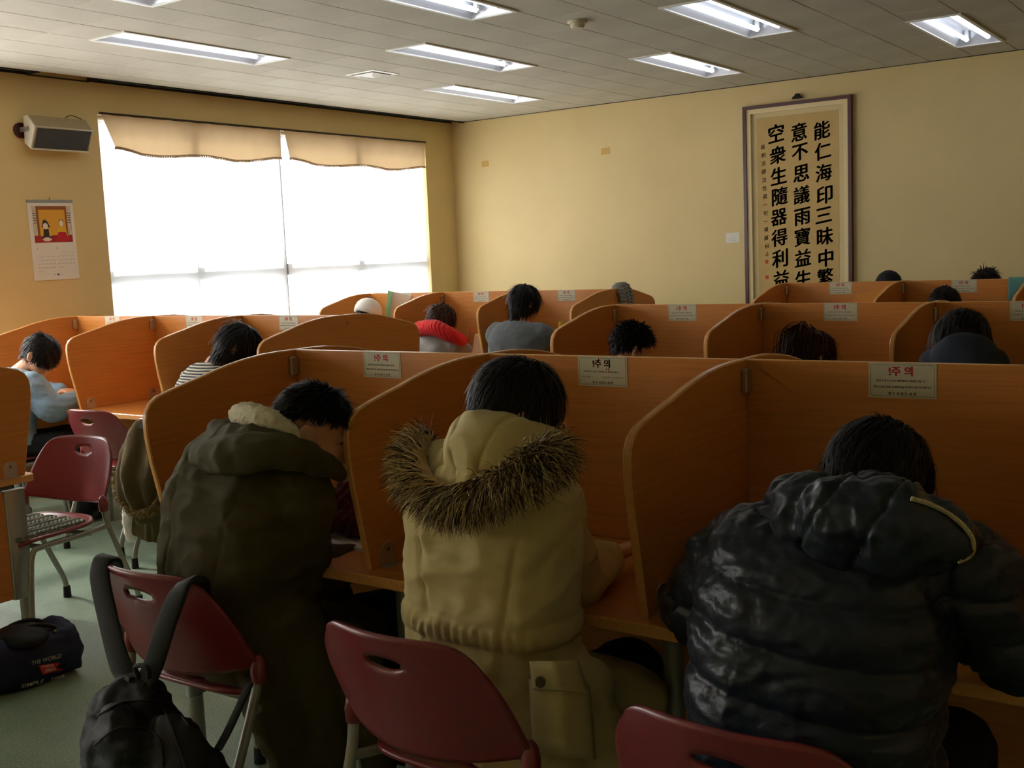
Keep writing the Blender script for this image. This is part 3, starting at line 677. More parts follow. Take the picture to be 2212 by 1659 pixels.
# ------------------------------------------------------------------ chairs
def chair_meshes():
    nu, nv = 45, 25; hz, hx, ez = 0.745, 0.056, 0.0165
    def P(s, t):
        zb = 0.515 + 0.03 * s * s; zt = 0.812 - 0.006 * s * s - 0.034 * abs(s) ** 8
        hw = 0.262 - 0.018 * t - 0.042 * t ** 4
        return [s * hw, -0.262 - 0.098 * t + 0.078 * s * s * (1 - 0.25 * t), zb + t * (zt - zb)]
    vs = [P(-1 + 2 * i / (nu - 1), j / (nv - 1)) for i in range(nu) for j in range(nv)]
    fs = []
    for i in range(nu - 1):
        for j in range(nv - 1):
            q = (i * nv + j, (i + 1) * nv + j, (i + 1) * nv + j + 1, i * nv + j + 1)
            cx = sum(vs[k][0] for k in q) / 4; cz = sum(vs[k][2] for k in q) / 4
            if (cx / hx) ** 2 + ((cz - hz) / ez) ** 2 < 1: continue
            fs.append(q)
    used = {}
    for f in fs:
        for k in f: used[k] = used.get(k, 0) + 1
    for k, c in used.items():
        x, y, z = vs[k]; i, j = divmod(k, nv)
        if c < 4 and 0 < i < nu - 1 and 0 < j < nv - 1:
            r = math.hypot(x / hx, (z - hz) / ez)
            if 0 < r < 2.5: vs[k][0] = x / r; vs[k][2] = hz + (z - hz) / r
    keep = sorted(used); mp = {k: n for n, k in enumerate(keep)}
    back = MB().add([vs[k] for k in keep], [tuple(mp[k] for k in f) for f in fs]).mesh('backrest', ('burgundy',), True)
    rings = []; n = 40
    for rr in (0.02, 0.25, 0.5, 0.75, 0.92, 1.0):
        ring = []
        for k in range(n):
            a = 2 * math.pi * k / n; c, s = math.cos(a), math.sin(a); e = 2 / 3.6
            x = 0.228 * rr * abs(c) ** e * (1 if c > 0 else -1); y = 0.222 * rr * abs(s) ** e * (1 if s > 0 else -1)
            z = 0.448 - 0.014 * (1 - rr * rr) - 0.05 * max(0, (y - 0.12) / 0.1) ** 2 * 0.6 + 0.012 * max(0, (-y - 0.1) / 0.12) ** 2
            ring.append((x, y, z))
        rings.append(ring)
    seat = MB().loft(rings, 0, False); seat.f.append(tuple(range(n))); seat.mi.append(0)
    seat = seat.mesh('seat', ('burgundy',), True)
    legs = []
    for s in (-1, 1):
        legs.append(MB().tube([(s * 0.252, -0.186, 0.56), (s * 0.252, -0.190, 0.50), (s * 0.245, -0.215, 0.42), (s * 0.238, -0.30, 0.22), (s * 0.236, -0.355, 0.10), (s * 0.236, -0.368, 0.03)], 0.0135, 10, smooth=4).mesh('rear_leg', ('grey_metal',), True))
    for s in (-1, 1):
        legs.append(MB().tube([(s * 0.246, -0.21, 0.43), (s * 0.225, -0.1, 0.418), (s * 0.212, 0.13, 0.416), (s * 0.212, 0.18, 0.395), (s * 0.214, 0.20, 0.30), (s * 0.218, 0.225, 0.03)], 0.0125, 10, smooth=5).mesh('front_leg', ('grey_metal',), True))
    bar = MB().tube([(-0.212, 0.12, 0.413), (0.212, 0.12, 0.413)], 0.011, 8).tube([(-0.23, -0.12, 0.413), (0.23, -0.12, 0.413)], 0.011, 8).mesh('seat_rail', ('grey_metal',), True)
    tip = MB().tube([(0, 0, 0), (0, 0, 0.055)], [0.019, 0.0165], 10).mesh('rubber_tip', ('rubber',))
    sock = MB().loft([[(s0 * math.cos(a) * 0.5, s1 * math.sin(a), z) for a in np.linspace(0, 2 * math.pi, 12, endpoint=False)] for z, s0, s1 in ((-0.045, 0.03, 0.016), (-0.04, 0.040, 0.02), (-0.01, 0.044, 0.022), (0.015, 0.034, 0.018), (0.028, 0.014, 0.010))]).mesh('socket', ('burgundy',), True)
    return back, seat, legs, bar, tip, sock
CH = chair_meshes()
def chair(x, y, rz, label, group='burgundy plastic chairs'):
    r = empty('plastic_chair', (x, y, 0), rz, label, 'chair', group)
    b = new_obj('backrest', CH[0], r); m = b.modifiers.new('thickness', 'SOLIDIFY'); m.thickness = 0.010; m.offset = 0; m.use_even_offset = True
    for s in (-1, 1):
        new_obj('socket', CH[5], b, (), (s * 0.254, -0.185, 0.545))
    st = new_obj('seat', CH[1], r); m = st.modifiers.new('thickness', 'SOLIDIFY'); m.thickness = 0.013; m.offset = -1
    for k, me in enumerate(CH[2]):
        l = new_obj('leg', me, r); s = (-1, 1)[k % 2]
        new_obj('rubber_tip', CH[4], l, (), (s * 0.236, -0.368, 0) if k < 2 else (s * 0.2185, 0.2265, 0))
    new_obj('seat_rail', CH[3], r)
    return r
chair(-2.41, 2.03, 0.03, 'burgundy chair with the black backpack hung over its backrest')
chair(-1.505, 1.975, -0.02, 'burgundy chair under the person in the fur hooded khaki parka')
chair(-0.715, 1.90, -0.03, 'burgundy chair at the bottom edge behind the black puffer jacket')
chair(-4.56, 2.69, math.radians(189), 'empty burgundy chair with a woven grey cushion on its seat')
chair(-5.50, 3.96, 0.06, 'empty burgundy chair tucked beside the person in the blue sweater')
chair(-4.76, 3.88, 0.05, 'burgundy chair with the fur trimmed olive coat hung on it')
# ------------------------------------------------------------------ tools for soft and organic shapes
from mathutils.bvhtree import BVHTree
_G = rng.normal(size=(256, 3)); _G /= np.linalg.norm(_G, axis=1)[:, None]; _PERM = np.tile(rng.permutation(256), 3)
def perlin(P):
    P = np.asarray(P, float); I = np.floor(P).astype(int); Fr = P - I; I &= 255
    U = Fr * Fr * Fr * (Fr * (Fr * 6 - 15) + 10); out = 0
    for dx in (0, 1):
        for dy in (0, 1):
            for dz in (0, 1):
                h = _PERM[_PERM[_PERM[(I[:, 0] + dx) & 255] + ((I[:, 1] + dy) & 255)] + ((I[:, 2] + dz) & 255)]
                g = _G[h]; d = Fr - np.array([dx, dy, dz])
                w = (U[:, 0] if dx else 1 - U[:, 0]) * (U[:, 1] if dy else 1 - U[:, 1]) * (U[:, 2] if dz else 1 - U[:, 2])
                out = out + w * np.sum(g * d, 1)
    return out
def ridged(P): return 1 - np.abs(perlin(P)) * 2.2
def remesh(mb, voxel, it=6, fac=0.5):
    me = bpy.data.meshes.new('tmp'); me.from_pydata([tuple(p) for p in mb.v], [], mb.f); me.update()
    o = bpy.data.objects.new('tmp', me); col.objects.link(o)
    m = o.modifiers.new('r', 'REMESH'); m.mode = 'VOXEL'; m.voxel_size = voxel; m.use_smooth_shade = True
    if it: s = o.modifiers.new('s', 'SMOOTH'); s.factor = fac; s.iterations = it
    dg = bpy.context.evaluated_depsgraph_get(); out = bpy.data.meshes.new_from_object(o.evaluated_get(dg))
    bpy.data.objects.remove(o); bpy.data.meshes.remove(me); return out
def get(me):
    n = len(me.vertices); a = np.empty(n * 3); me.vertices.foreach_get('co', a); b = np.empty(n * 3); me.vertex_normals.foreach_get('vector', b)
    return a.reshape(-1, 3), b.reshape(-1, 3)
def put(me, co): me.vertices.foreach_set('co', np.ascontiguousarray(co).ravel()); me.update(); return me
def soft(name, mb, mat, parent, voxel=0.01, it=6, disp=None, org=None):
    me = remesh(mb, voxel, it)
    if disp is not None:
        co, no = get(me); d = disp(co, no); put(me, co + (no * d[:, None] if d.ndim == 1 else d))
    if org is not None:
        co, _ = get(me); put(me, co - np.array(org))
    me.name = name; me.materials.clear(); me.materials.append(M[mat])
    me.polygons.foreach_set('use_smooth', [True] * len(me.polygons))
    return new_obj(name, me, parent)
def ringp(c, ax, ay, w, d, n=24, p=2.5):
    c = V(c); out = []
    for k in range(n):
        a = 2 * math.pi * k / n; ca, sa = math.cos(a), math.sin(a)
        out.append(c + ax * (w * math.copysign(abs(ca) ** (2 / p), ca)) + ay * (d * math.copysign(abs(sa) ** (2 / p), sa)))
    return out
def spine_loft(mb, keys, ax, sub=4, n=26, p=2.5):
    """keys: (centre, half width, half depth); ax: lateral axis"""
    C = catmull([V(k[0]) for k in keys], sub); Wd = np.interp(np.linspace(0, 1, len(C)), np.linspace(0, 1, len(keys)), [k[1] for k in keys]); Dp = np.interp(np.linspace(0, 1, len(C)), np.linspace(0, 1, len(keys)), [k[2] for k in keys])
    rings = []
    for i, c in enumerate(C):
        t = (C[min(i + 1, len(C) - 1)] - C[max(i - 1, 0)]).normalized(); a = (ax - t * ax.dot(t)).normalized(); b = t.cross(a)
        rings.append(ringp(c, a, b, Wd[i], Dp[i], n, p))
    return mb.loft(rings)
def chain(mb, pts, rad, n=14, sub=5):
    P = catmull([V(p) for p in pts], sub); R = np.interp(np.linspace(0, 1, len(P)), np.linspace(0, 1, len(rad)), rad)
    mb.tube(P, list(R), n); mb.ball(P[0], R[0] * 0.98, n, 8); mb.ball(P[-1], R[-1] * 0.98, n, 8); return mb

# materials for people
plain('skin', lin(214, 160, 122), 0.5, 0, 0.4, 0.05, 25); M['skin'].node_tree.nodes['Principled BSDF'].inputs['Subsurface Weight'].default_value = 0.0
plain('eye_white', lin(230, 226, 220), 0.2); plain('eye_dark', lin(20, 14, 12), 0.15)
def hairmat(name, c, rough=0.52):
    t = NT(name); t.base(c, rough, 0, 0.22)
    t.bump(t.noise(t.coord((1, 1, 0.15)), 260, 2), 0.4, 0.003); M[name] = t.m
hairmat('hair_black', lin(22, 19, 18)); hairmat('hair_dark', lin(30, 23, 20)); hairmat('hair_brown', lin(66, 42, 29))
def cloth(name, c, rough=0.8, var=0.12, vs=9, weave=900, bump=0.25, sheen=0.0, big=0.0):
    t = NT(name); v = t.coord(); n = t.noise(v, vs, 4, 0.6)
    lo = tuple(x * (1 - var) for x in c[:3]) + (1,); hi = tuple(min(1, x * (1 + var)) for x in c[:3]) + (1,)
    t.base(t.ramp(n, [(0.3, lo), (0.7, hi)]), rough, 0, 0.3)
    h = t.noise(v, weave, 2)
    if big > 0:
        h2 = t.noise(v, 38, 3, 0.6, 0.4); mm = t.n('ShaderNodeMath', operation='MULTIPLY_ADD'); t.l(h2, mm.inputs[0]); mm.inputs[1].default_value = big; t.l(h, mm.inputs[2]); h = mm.outputs[0]
    t.bump(h, bump, 0.003)
    if sheen: t.b.inputs['Sheen Weight'].default_value = sheen
    M[name] = t.m
cloth('olive_cotton', lin(72, 65, 32), 0.85, 0.14, 7, 1200, 0.3, 0.0, 2.0)
cloth('khaki_cotton', lin(204, 186, 128), 0.85, 0.08, 7, 1200, 0.3, 0.1, 2.0)
cloth('black_nylon', lin(36, 42, 52), 0.34, 0.12, 12, 90, 0.22, 0.0, 2.5)
cloth('black_trousers', lin(22, 22, 25), 0.8); cloth('charcoal_trousers', lin(36, 37, 42), 0.85)
cloth('blue_knit', lin(134, 166, 190), 0.85, 0.07, 20, 700, 0.35, 0.2); cloth('grey_knit', lin(92, 98, 100), 0.9, 0.1, 60, 500, 0.5, 0.3)
cloth('pale_grey_knit', lin(140, 140, 136), 0.9, 0.1, 60, 420, 0.6, 0.3); cloth('red_knit', lin(206, 26, 26), 0.85, 0.08, 40, 400, 0.6, 0.2)
cloth('royal_blue', lin(30, 60, 190), 0.5, 0.1, 14); cloth('navy_cloth', lin(34, 40, 52), 0.7, 0.12); cloth('white_cap', lin(232, 228, 220), 0.75, 0.04)
cloth('maroon_knit', lin(84, 22, 36), 0.9, 0.12, 60, 380, 0.7, 0.2); cloth('sherpa', lin(216, 206, 176), 0.95, 0.08, 60, 260, 0.9, 0.2)
cloth('navy_bag', lin(28, 34, 66), 0.6, 0.12); cloth('black_bag', lin(24, 24, 25), 0.55, 0.12, 20, 500, 0.3, 0, 1.0); cloth('dark_strap', lin(46, 46, 44), 0.7, 0.1, 30, 900)
cloth('shoe_black', lin(28, 27, 27), 0.5); cloth('brown_coat', lin(88, 76, 44), 0.9, 0.14, 9, 500, 0.3, 0.0)
t = NT('striped_knit'); v = t.coord(); wv = t.n('ShaderNodeTexWave', wave_type='BANDS', bands_direction='Z'); wv.inputs['Scale'].default_value = 22; wv.inputs['Distortion'].default_value = 1.2; wv.inputs['Detail Scale'].default_value = 0.4; t.l(v, wv.inputs[0])
t.base(t.ramp(wv.outputs['Fac'], [(0.40, lin(214, 208, 190)), (0.55, lin(66, 72, 74))]), 0.85); M['striped_knit'] = t.m
plain('glasses_black', lin(16, 16, 18), 0.25); plain('glasses_silver', lin(170, 170, 172), 0.2, 0.9)
t = NT('lens'); tr = t.n('ShaderNodeBsdfTransparent'); gl = t.n('ShaderNodeBsdfGlossy'); gl.inputs['Roughness'].default_value = 0.03; m1 = t.n('ShaderNodeMixShader'); m1.inputs[0].default_value = 0.12
t.l(tr.outputs[0], m1.inputs[1]); t.l(gl.outputs[0], m1.inputs[2]); t.l(m1.outputs[0], t.out.inputs[0]); M['lens'] = t.m

def frame_of(fwd, roll=0.0):
    f = V(fwd).normalized(); r = f.cross(V((0, 0, 1))).normalized(); u = r.cross(f)
    if roll: q = Matrix.Rotation(roll, 3, f); r = q @ r; u = q @ u
    return Matrix((r, f, u)).transposed()          # columns: right, forward, up

def head_geo(mb, c, R, s):
    L = lambda x, y, z: V(c) + R @ (V((x, y, z)) * s); B = lambda p, r: mb.ball(L(*p), V(r) * s, 18, 12, R)
    B((0, -0.010, 0.030), (0.075, 0.094, 0.088)); B((0, 0.022, -0.030), (0.064, 0.070, 0.085)); B((0, 0.052, -0.085), (0.042, 0.036, 0.032))
    B((0, 0.05, -0.055), (0.052, 0.036, 0.05)); B((0, 0.078, 0.022), (0.05, 0.012, 0.012))
    mb.tube([L(0, 0.085, 0.015), L(0, 0.099, -0.012), L(0, 0.108, -0.030), L(0, 0.09, -0.042)], [0.007 * s, 0.010 * s, 0.014 * s, 0.009 * s], 10)
    B((0.012, 0.092, -0.034), (0.009, 0.01, 0.008)); B((-0.012, 0.092, -0.034), (0.009, 0.01, 0.008))
    B((0, 0.085, -0.062), (0.022, 0.010, 0.0055)); B((0, 0.083, -0.074), (0.019, 0.010, 0.006))
    for k in (-1, 1):
        B((k * 0.034, 0.07, -0.022), (0.022, 0.018, 0.02))
        q = R @ Matrix.Rotation(k * 0.35, 3, 'Z')
        mb.ball(L(k * 0.083, -0.012, -0.012), V((0.0105, 0.025, 0.035)) * s, 14, 10, q); mb.ball(L(k * 0.0775, -0.006, -0.034), V((0.008, 0.014, 0.016)) * s, 12, 8, q)
        mb.ball(L(k * 0.089, -0.018, 0.002), V((0.0085, 0.021, 0.024)) * s, 12, 8, q)
    return L
def hand_geo(mb, wrist, d, up, side, curl=0.5, s=1.0):
    """palm and five fingers; d: pointing direction, up: back of the hand, side: +1 right hand"""
    d = V(d).normalized(); up = (V(up) - d * V(up).dot(d)).normalized(); lat = d.cross(up) * side
    w = V(wrist); rings = []
    for t_, wd, th in ((-0.02, 0.026, 0.020), (0.01, 0.030, 0.019), (0.045, 0.040, 0.016), (0.085, 0.041, 0.013)):
        rings.append(ringp(w + d * t_ * s, lat, up, wd * s, th * s, 14, 3))
    mb.loft(rings)
    for k, (o, L0) in enumerate(((0.030, 0.070), (0.0105, 0.080), (-0.0105, 0.075), (-0.030, 0.058))):
        p = w + d * 0.075 * s + lat * (-o) * s; dd = (d - lat * o * 2.0).normalized(); pts = [p]; a = 0.25 * curl
        for seg, fr in ((0, 0.42), (1, 0.33), (2, 0.25)):
            a += curl * (0.45 if seg else 0.15); dirn = dd * math.cos(a) - up * math.sin(a); pts.append(pts[-1] + dirn * L0 * fr * s)
        mb.tube(pts, [0.0092 * s, 0.0088 * s, 0.0082 * s, 0.0062 * s], 8); mb.ball(pts[-1], 0.0064 * s, 8, 6)
    p = w + d * 0.018 * s - lat * 0.026 * s - up * 0.006 * s
    pts = [p, p + (d * 0.6 - lat * 0.75 - up * 0.2) * 0.036 * s, p + (d * 0.6 - lat * 0.75 - up * 0.2) * 0.036 * s + (d * 0.9 - lat * 0.3 - up * 0.35) * 0.03 * s]
    pts.append(pts[-1] + (d * 0.95 - up * 0.35) * 0.022 * s)
    mb.tube(pts, [0.012 * s, 0.0105 * s, 0.0095 * s, 0.007 * s], 8); mb.ball(pts[-1], 0.0072 * s, 8, 6)

def hair_mesh(c, R, s, org, n=2200, length=0.06, thick=0.014, lift=0.25, grav=0.35, nape=-0.075, front=0.055, side=-0.015, width=0.0042, seg=6, crown=(0.0, -0.045, 1.0), seed=1, keep=None, spike=0.0, flat=1.0, fringe=0.0, jitter=0.16, clump=0.7):
    """scalp shell and strands grown from the crown; local head frame: x right, y forward, z up"""
    r = np.random.default_rng(seed); E = np.array([0.075, 0.094, 0.088]) * s; O = np.array([0, -0.010, 0.030]) * s
    def line(p):          # lowest hair height for a direction
        y = p[:, 1] / E[1]; sd = np.abs(p[:, 0]) / E[0]
        h = np.where(y > 0.35, front + 0.02 * (1 - np.clip(sd, 0, 1)), np.where(y > -0.25, side + (front - side) * np.clip((y + 0.05) / 0.4, 0, 1), nape + (side - nape) * np.clip((y + 0.75) / 0.5, 0, 1)))
        return h * s
    Rn = np.array(R); cc = np.array(c)
    # shell
    nu, nv = 56, 36; vs = []; ok = []
    for j in range(nv + 1):
        t_ = math.pi * j / nv
        for k in range(nu):
            w = 2 * math.pi * k / nu; d = np.array([math.sin(t_) * math.cos(w), math.sin(t_) * math.sin(w), math.cos(t_)])
            p = d * (E + thick * 0.5) + O
            if p[2] < O[2] - 0.02: p[:2] *= 1 - 0.9 * (O[2] - 0.02 - p[2]) * (0.3 if p[1] < 0 else 0.5)
            vs.append(p)
    vs = np.array(vs); ln = line(vs - O) ; okv = vs[:, 2] > ln + 0.004
    fs = [(j * nu + k, (j + 1) * nu + k, (j + 1) * nu + (k + 1) % nu, j * nu + (k + 1) % nu) for j in range(nv) for k in range(nu)]
    fs = [f for f in fs if all(okv[i] for i in f)]
    vs = vs + 0.006 * perlin(vs * 45)[:, None] * (vs - O) / np.linalg.norm(vs - O, axis=1)[:, None]
    allv = [vs]; allf = list(fs); base = len(vs)
    # strands
    d = r.normal(size=(n * 4, 3)); d /= np.linalg.norm(d, axis=1)[:, None]; p = d * (E + thick * 0.40) + O
    m = p[:, 2] > line(p - O); p = p[m][:n]
    if keep is not None: p = p[keep(p)]
    n = len(p); cr = np.array(crown) * (E + thick) + O; cr[2] = O[2] + (E[2] + thick) * 0.92
    L = length * s * r.uniform(0.7, 1.15, n); pts = [p.copy()]; q = p.copy()
    jit = r.normal(size=(n, 3)) * jitter + clump * np.stack([perlin(p * 48 + k * 9.3) for k in range(3)], 1); off = (thick * r.uniform(0.45, 1.15, n))[:, None]
    for i in range(seg):
        nrm = (q - O) / (E * E); nrm /= np.linalg.norm(nrm, axis=1)[:, None]
        tg = q - cr; tg -= nrm * np.sum(tg * nrm, 1)[:, None]; tg /= np.linalg.norm(tg, axis=1)[:, None] + 1e-6
        v = tg * flat + nrm * (lift * (1 - i / seg) + spike) + np.array([0, 0, -grav * (0.4 + i / seg)]) + jit
        if fringe: v[:, 1] += fringe * (q[:, 1] > 0.02)
        v /= np.linalg.norm(v, axis=1)[:, None]
        q = q + v * (L / seg)[:, None]
        # stay outside the skull (and, lower down, outside the neck and face)
        Eo = E + off * min(1, 0.45 + (i + 1) / 3); rel = (q - O) / Eo; dist = np.linalg.norm(rel, axis=1); ins = dist < 1
        q[ins] = rel[ins] / dist[ins][:, None] * Eo[ins] + O
        low = q[:, 2] < O[2] - 0.02 * s; rad = np.linalg.norm(q[:, :2] / np.array([0.072, 0.085]) / s, axis=1)
        lim = 1 + off[:, 0] / 0.08; fx = low & (rad < lim); q[fx, :2] *= (lim[fx] / np.maximum(rad[fx], 0.2))[:, None]
        pts.append(q.copy())
    pts = np.array(pts)                                  # (seg+1, n, 3)
    for i in range(n):
        S = pts[:, i]; T = np.gradient(S, axis=0); T /= np.linalg.norm(T, axis=1)[:, None] + 1e-9
        N = (S - O); N /= np.linalg.norm(N, axis=1)[:, None]; sd = np.cross(T, N); sd /= np.linalg.norm(sd, axis=1)[:, None] + 1e-9
        wd = width * s * np.linspace(1, 0.18, seg + 1)[:, None] * (0.7 + 0.6 * r.random())
        ring = np.empty(((seg + 1) * 2, 3)); ring[0::2] = S - sd * wd; ring[1::2] = S + sd * wd; allv.append(ring)
        for k in range(seg): allf.append((base + 2 * k, base + 2 * k + 1, base + 2 * k + 3, base + 2 * k + 2))
        base += 2 * (seg + 1)
    A = np.concatenate(allv) @ Rn.T + cc - np.array(org)
    me = bpy.data.meshes.new('hair'); me.from_pydata(A.tolist(), [], allf)
    me.polygons.foreach_set('use_smooth', [True] * len(me.polygons)); me.update(); return me

def glasses(root, c, R, s, org, mat='glasses_black'):
    L = lambda x, y, z: V(c) + R @ (V((x, y, z)) * s) - V(org); mb = MB(); lens = []
    for k in (-1, 1):
        ringp_ = [L(k * 0.033 + 0.026 * math.cos(a), 0.104 - 0.006 * abs(math.cos(a)), 0.0 + 0.018 * math.sin(a)) for a in np.linspace(0, 2 * math.pi, 17)]
        mb.tube(ringp_, 0.0022 * s, 6, caps=False); lens.append(ringp_[:-1])
        mb.tube([L(k * 0.058, 0.098, 0.004), L(k * 0.076, 0.06, 0.004), L(k * 0.083, 0.0, 0.002), L(k * 0.082, -0.035, -0.016)], 0.0022 * s, 6, smooth=3)
    mb.tube([L(-0.009, 0.106, 0.004), L(0, 0.11, 0.007), L(0.009, 0.106, 0.004)], 0.002 * s, 6)
    g = mb.build('glasses', mat, root, smooth=True)
    for q in lens: MB().add(q, [tuple(range(len(q)))]).build('lens', 'lens', g)

def person(label, J, top='grey_knit', pants='black_trousers', hair='hair_black', hairkw=None, voxel=0.009, s=1.0, jacket=True, extra=None, jdisp=None, jvox=0.011, jit=5, wide=1.0, thick=1.0, rootz=0.0, lower=None, group='people studying'):
    """J: joints in world space: hip, waist, chest, neck, head, face (direction), lat (right-hand axis), el/wr for l and r, knees and ankles"""
    org = V((J['hip'].x, J['hip'].y, 0)); root = empty('person', org, 0, label, 'person', group)
    lat = J['lat'].normalized(); fwd = V((0, 0, 1)).cross(lat).normalized()
    sw = 0.175 * s * wide
    shR = J.get('shR', J['chest'] * 0.25 + J['neck'] * 0.75 - V((0, 0, 0.055 * s)) + lat * sw); shL = J.get('shL', J['chest'] * 0.25 + J['neck'] * 0.75 - V((0, 0, 0.055 * s)) - lat * sw)
    hpR = J['hip'] + lat * 0.09 * s; hpL = J['hip'] - lat * 0.09 * s
    knR = J.get('knR', hpR + fwd * 0.42 * s + lat * 0.05 + V((0, 0, 0.0))); knL = J.get('knL', hpL + fwd * 0.42 * s - lat * 0.05)
    anR = J.get('anR', V((knR.x, knR.y, 0.09)) - fwd * 0.05); anL = J.get('anL', V((knL.x, knL.y, 0.09)) - fwd * 0.05)
    R = frame_of(J['face'], J.get('roll', 0.0)); hc = J['head']
    # skin: one continuous body
    mb = MB(); head_geo(mb, hc, R, s)
    base = hc + R @ (V((0, -0.018, -0.055)) * s)
    mb.tube([J['neck'] - (base - J['neck']).normalized() * 0.03, J['neck'] * 0.5 + base * 0.5, base], [0.062 * s, 0.055 * s, 0.056 * s], 14)
    spine_loft(mb, [(J['hip'] - V((0, 0, 0.04)), 0.15 * s, 0.10 * s), (J['waist'], 0.125 * s, 0.085 * s), (J['chest'], 0.145 * s, 0.095 * s), (J['chest'] * 0.3 + J['neck'] * 0.7, 0.13 * s, 0.07 * s), (J['neck'], 0.06 * s, 0.055 * s)], lat)
    for sh, el, wr, sd in ((shR, J['elR'], J['wrR'], 1), (shL, J['elL'], J['wrL'], -1)):
        chain(mb, [sh - lat * sd * 0.05, sh, el, wr], [0.05 * s, 0.048 * s, 0.036 * s, 0.026 * s], 12)
        hd = J.get('hdR' if sd > 0 else 'hdL', (wr - el).normalized()); hand_geo(mb, wr + hd.normalized() * 0.012, hd, J.get('hupR' if sd > 0 else 'hupL', V((0, 0, 1))), sd, J.get('curl', 0.6), s)
    for hp, kn, an in ((hpR, knR, anR), (hpL, knL, anL)):
        chain(mb, [hp, kn, an], [0.07 * s, 0.05 * s, 0.035 * s], 12, 6); mb.ball(an + fwd * 0.06 + V((0, 0, -0.045)), V((0.035, 0.035, 0.03)), 10, 6)
    body = soft('body', mb, 'skin', root, voxel, 3, None, org)
    tr_ = BVHTree.FromPolygons([tuple(v.co) for v in body.data.vertices], [tuple(p.vertices) for p in body.data.polygons])
    for k in (-1, 1):
        st = hc + R @ (V((k * 0.031, 0.20, -0.008)) * s) - org; hit = tr_.ray_cast(st, -(R @ V((0, 1, 0))))[0]
        e = (hit if hit is not None else hc + R @ (V((k * 0.031, 0.08, -0.008)) * s) - org) - R @ (V((0, 0.0088, 0)) * s)
        eo = MB().ball(e, 0.0100 * s, 14, 10).build('eye', 'eye_white', body, smooth=True)
        MB().ball(e + R @ (V((0, 0.0042, -0.001)) * s), 0.0064 * s, 12, 8).build('iris', 'eye_dark', eo, smooth=True)
        MB().ball(e + R @ (V((0, 0.0004, 0.0026)) * s), V((0.0118, 0.0106, 0.0088)) * s, 14, 10, R).build('eyelid', 'skin', eo, smooth=True)
        MB().tube([e + R @ (V((k * x, y, z)) * s) for x, y, z in ((-0.014, 0.008, 0.016), (0.0, 0.011, 0.0205), (0.016, 0.004, 0.017))], [0.002 * s, 0.003 * s, 0.0015 * s], 6, smooth=3).build('eyebrow', hair, body, smooth=True)
    hk = dict(seed=int(abs(hc.x * 1000)) + 3); hk.update(hairkw or {})
    me = hair_mesh(hc, R, s, org, **hk); me.materials.append(M[hair]); new_obj('hair', me, root)
    # trousers and shoes
    mb = MB(); spine_loft(mb, [(J['hip'] - V((0, 0, 0.055)), 0.15 * s, 0.11 * s), (J['hip'], 0.175 * s, 0.12 * s), (J['hip'] * 0.6 + J['waist'] * 0.4, 0.155 * s, 0.11 * s)], lat)
    for hp, kn, an in ((hpR, knR, anR), (hpL, knL, anL)): chain(mb, [hp, hp * 0.5 + kn * 0.5, kn, kn * 0.5 + an * 0.5, an], [0.092 * s, 0.088 * s, 0.072 * s, 0.062 * s, 0.058 * s], 14, 5)
    soft('trousers', mb, pants, root, 0.014, 4, lambda c, n: 0.008 * ridged(c * np.array([9, 9, 16])) - 0.004, org)
    for an in (anR, anL):
        mb = MB(); mb.ball(an + fwd * 0.075 - V((0, 0, an.z - 0.042)), V((0.046, 0.046, 0.04)), 12, 8); mb.ball(an - fwd * 0.01 - V((0, 0, an.z - 0.05)), V((0.042, 0.042, 0.05)), 12, 8); mb.ball(an + fwd * 0.14 - V((0, 0, an.z - 0.034)), V((0.042, 0.042, 0.032)), 12, 8)
        soft('shoe', mb, 'shoe_black', root, 0.01, 3, None, org)
    # upper garment
    if jacket:
        mb = MB(); k = thick
        low = J['hip'] * 1.0 - V((0, 0, 0.0)); w0 = 0.185 * s * wide
        spine_loft(mb, [(low, w0 * 1.0 + 0.015 * k, 0.135 * s + 0.012 * k), (J['hip'] * 0.5 + J['waist'] * 0.5, w0 * 0.93 + 0.012 * k, 0.125 * s + 0.012 * k), (J['waist'], w0 * 0.9 + 0.012 * k, 0.12 * s + 0.012 * k), (J['chest'], w0 + 0.01 * k, 0.128 * s + 0.012 * k),
                        (J['chest'] * 0.35 + J['neck'] * 0.65, w0 * 0.86, 0.10 * s + 0.008 * k), (J['chest'] * 0.08 + J['neck'] * 0.92, 0.085 * s + 0.006 * k, 0.075 * s + 0.006 * k)], lat)
        for sh, el, wr in ((shR, J['elR'], J['wrR']), (shL, J['elL'], J['wrL'])):
            chain(mb, [sh * 0.7 + (J['chest'] * 0.4 + J['neck'] * 0.6) * 0.3 - V((0, 0, 0.01)), sh, sh * 0.5 + el * 0.5, el, el * 0.45 + wr * 0.55, wr],
                  [0.075 * s + 0.008 * k, 0.070 * s + 0.010 * k, 0.058 * s + 0.011 * k, 0.053 * s + 0.011 * k, 0.047 * s + 0.009 * k, 0.038 * s + 0.006 * k], 14, 5)
        dd = jdisp or (lambda c, n: 0.009 * ridged(c * np.array([7, 7, 13])) + 0.004 * ridged(c * np.array([16, 16, 30]) + 5) - 0.008)
        jk = soft('upper_garment', mb, top, root, jvox, jit, dd, org)
    else: jk = None
    return root, org, R, shR, shL, jk
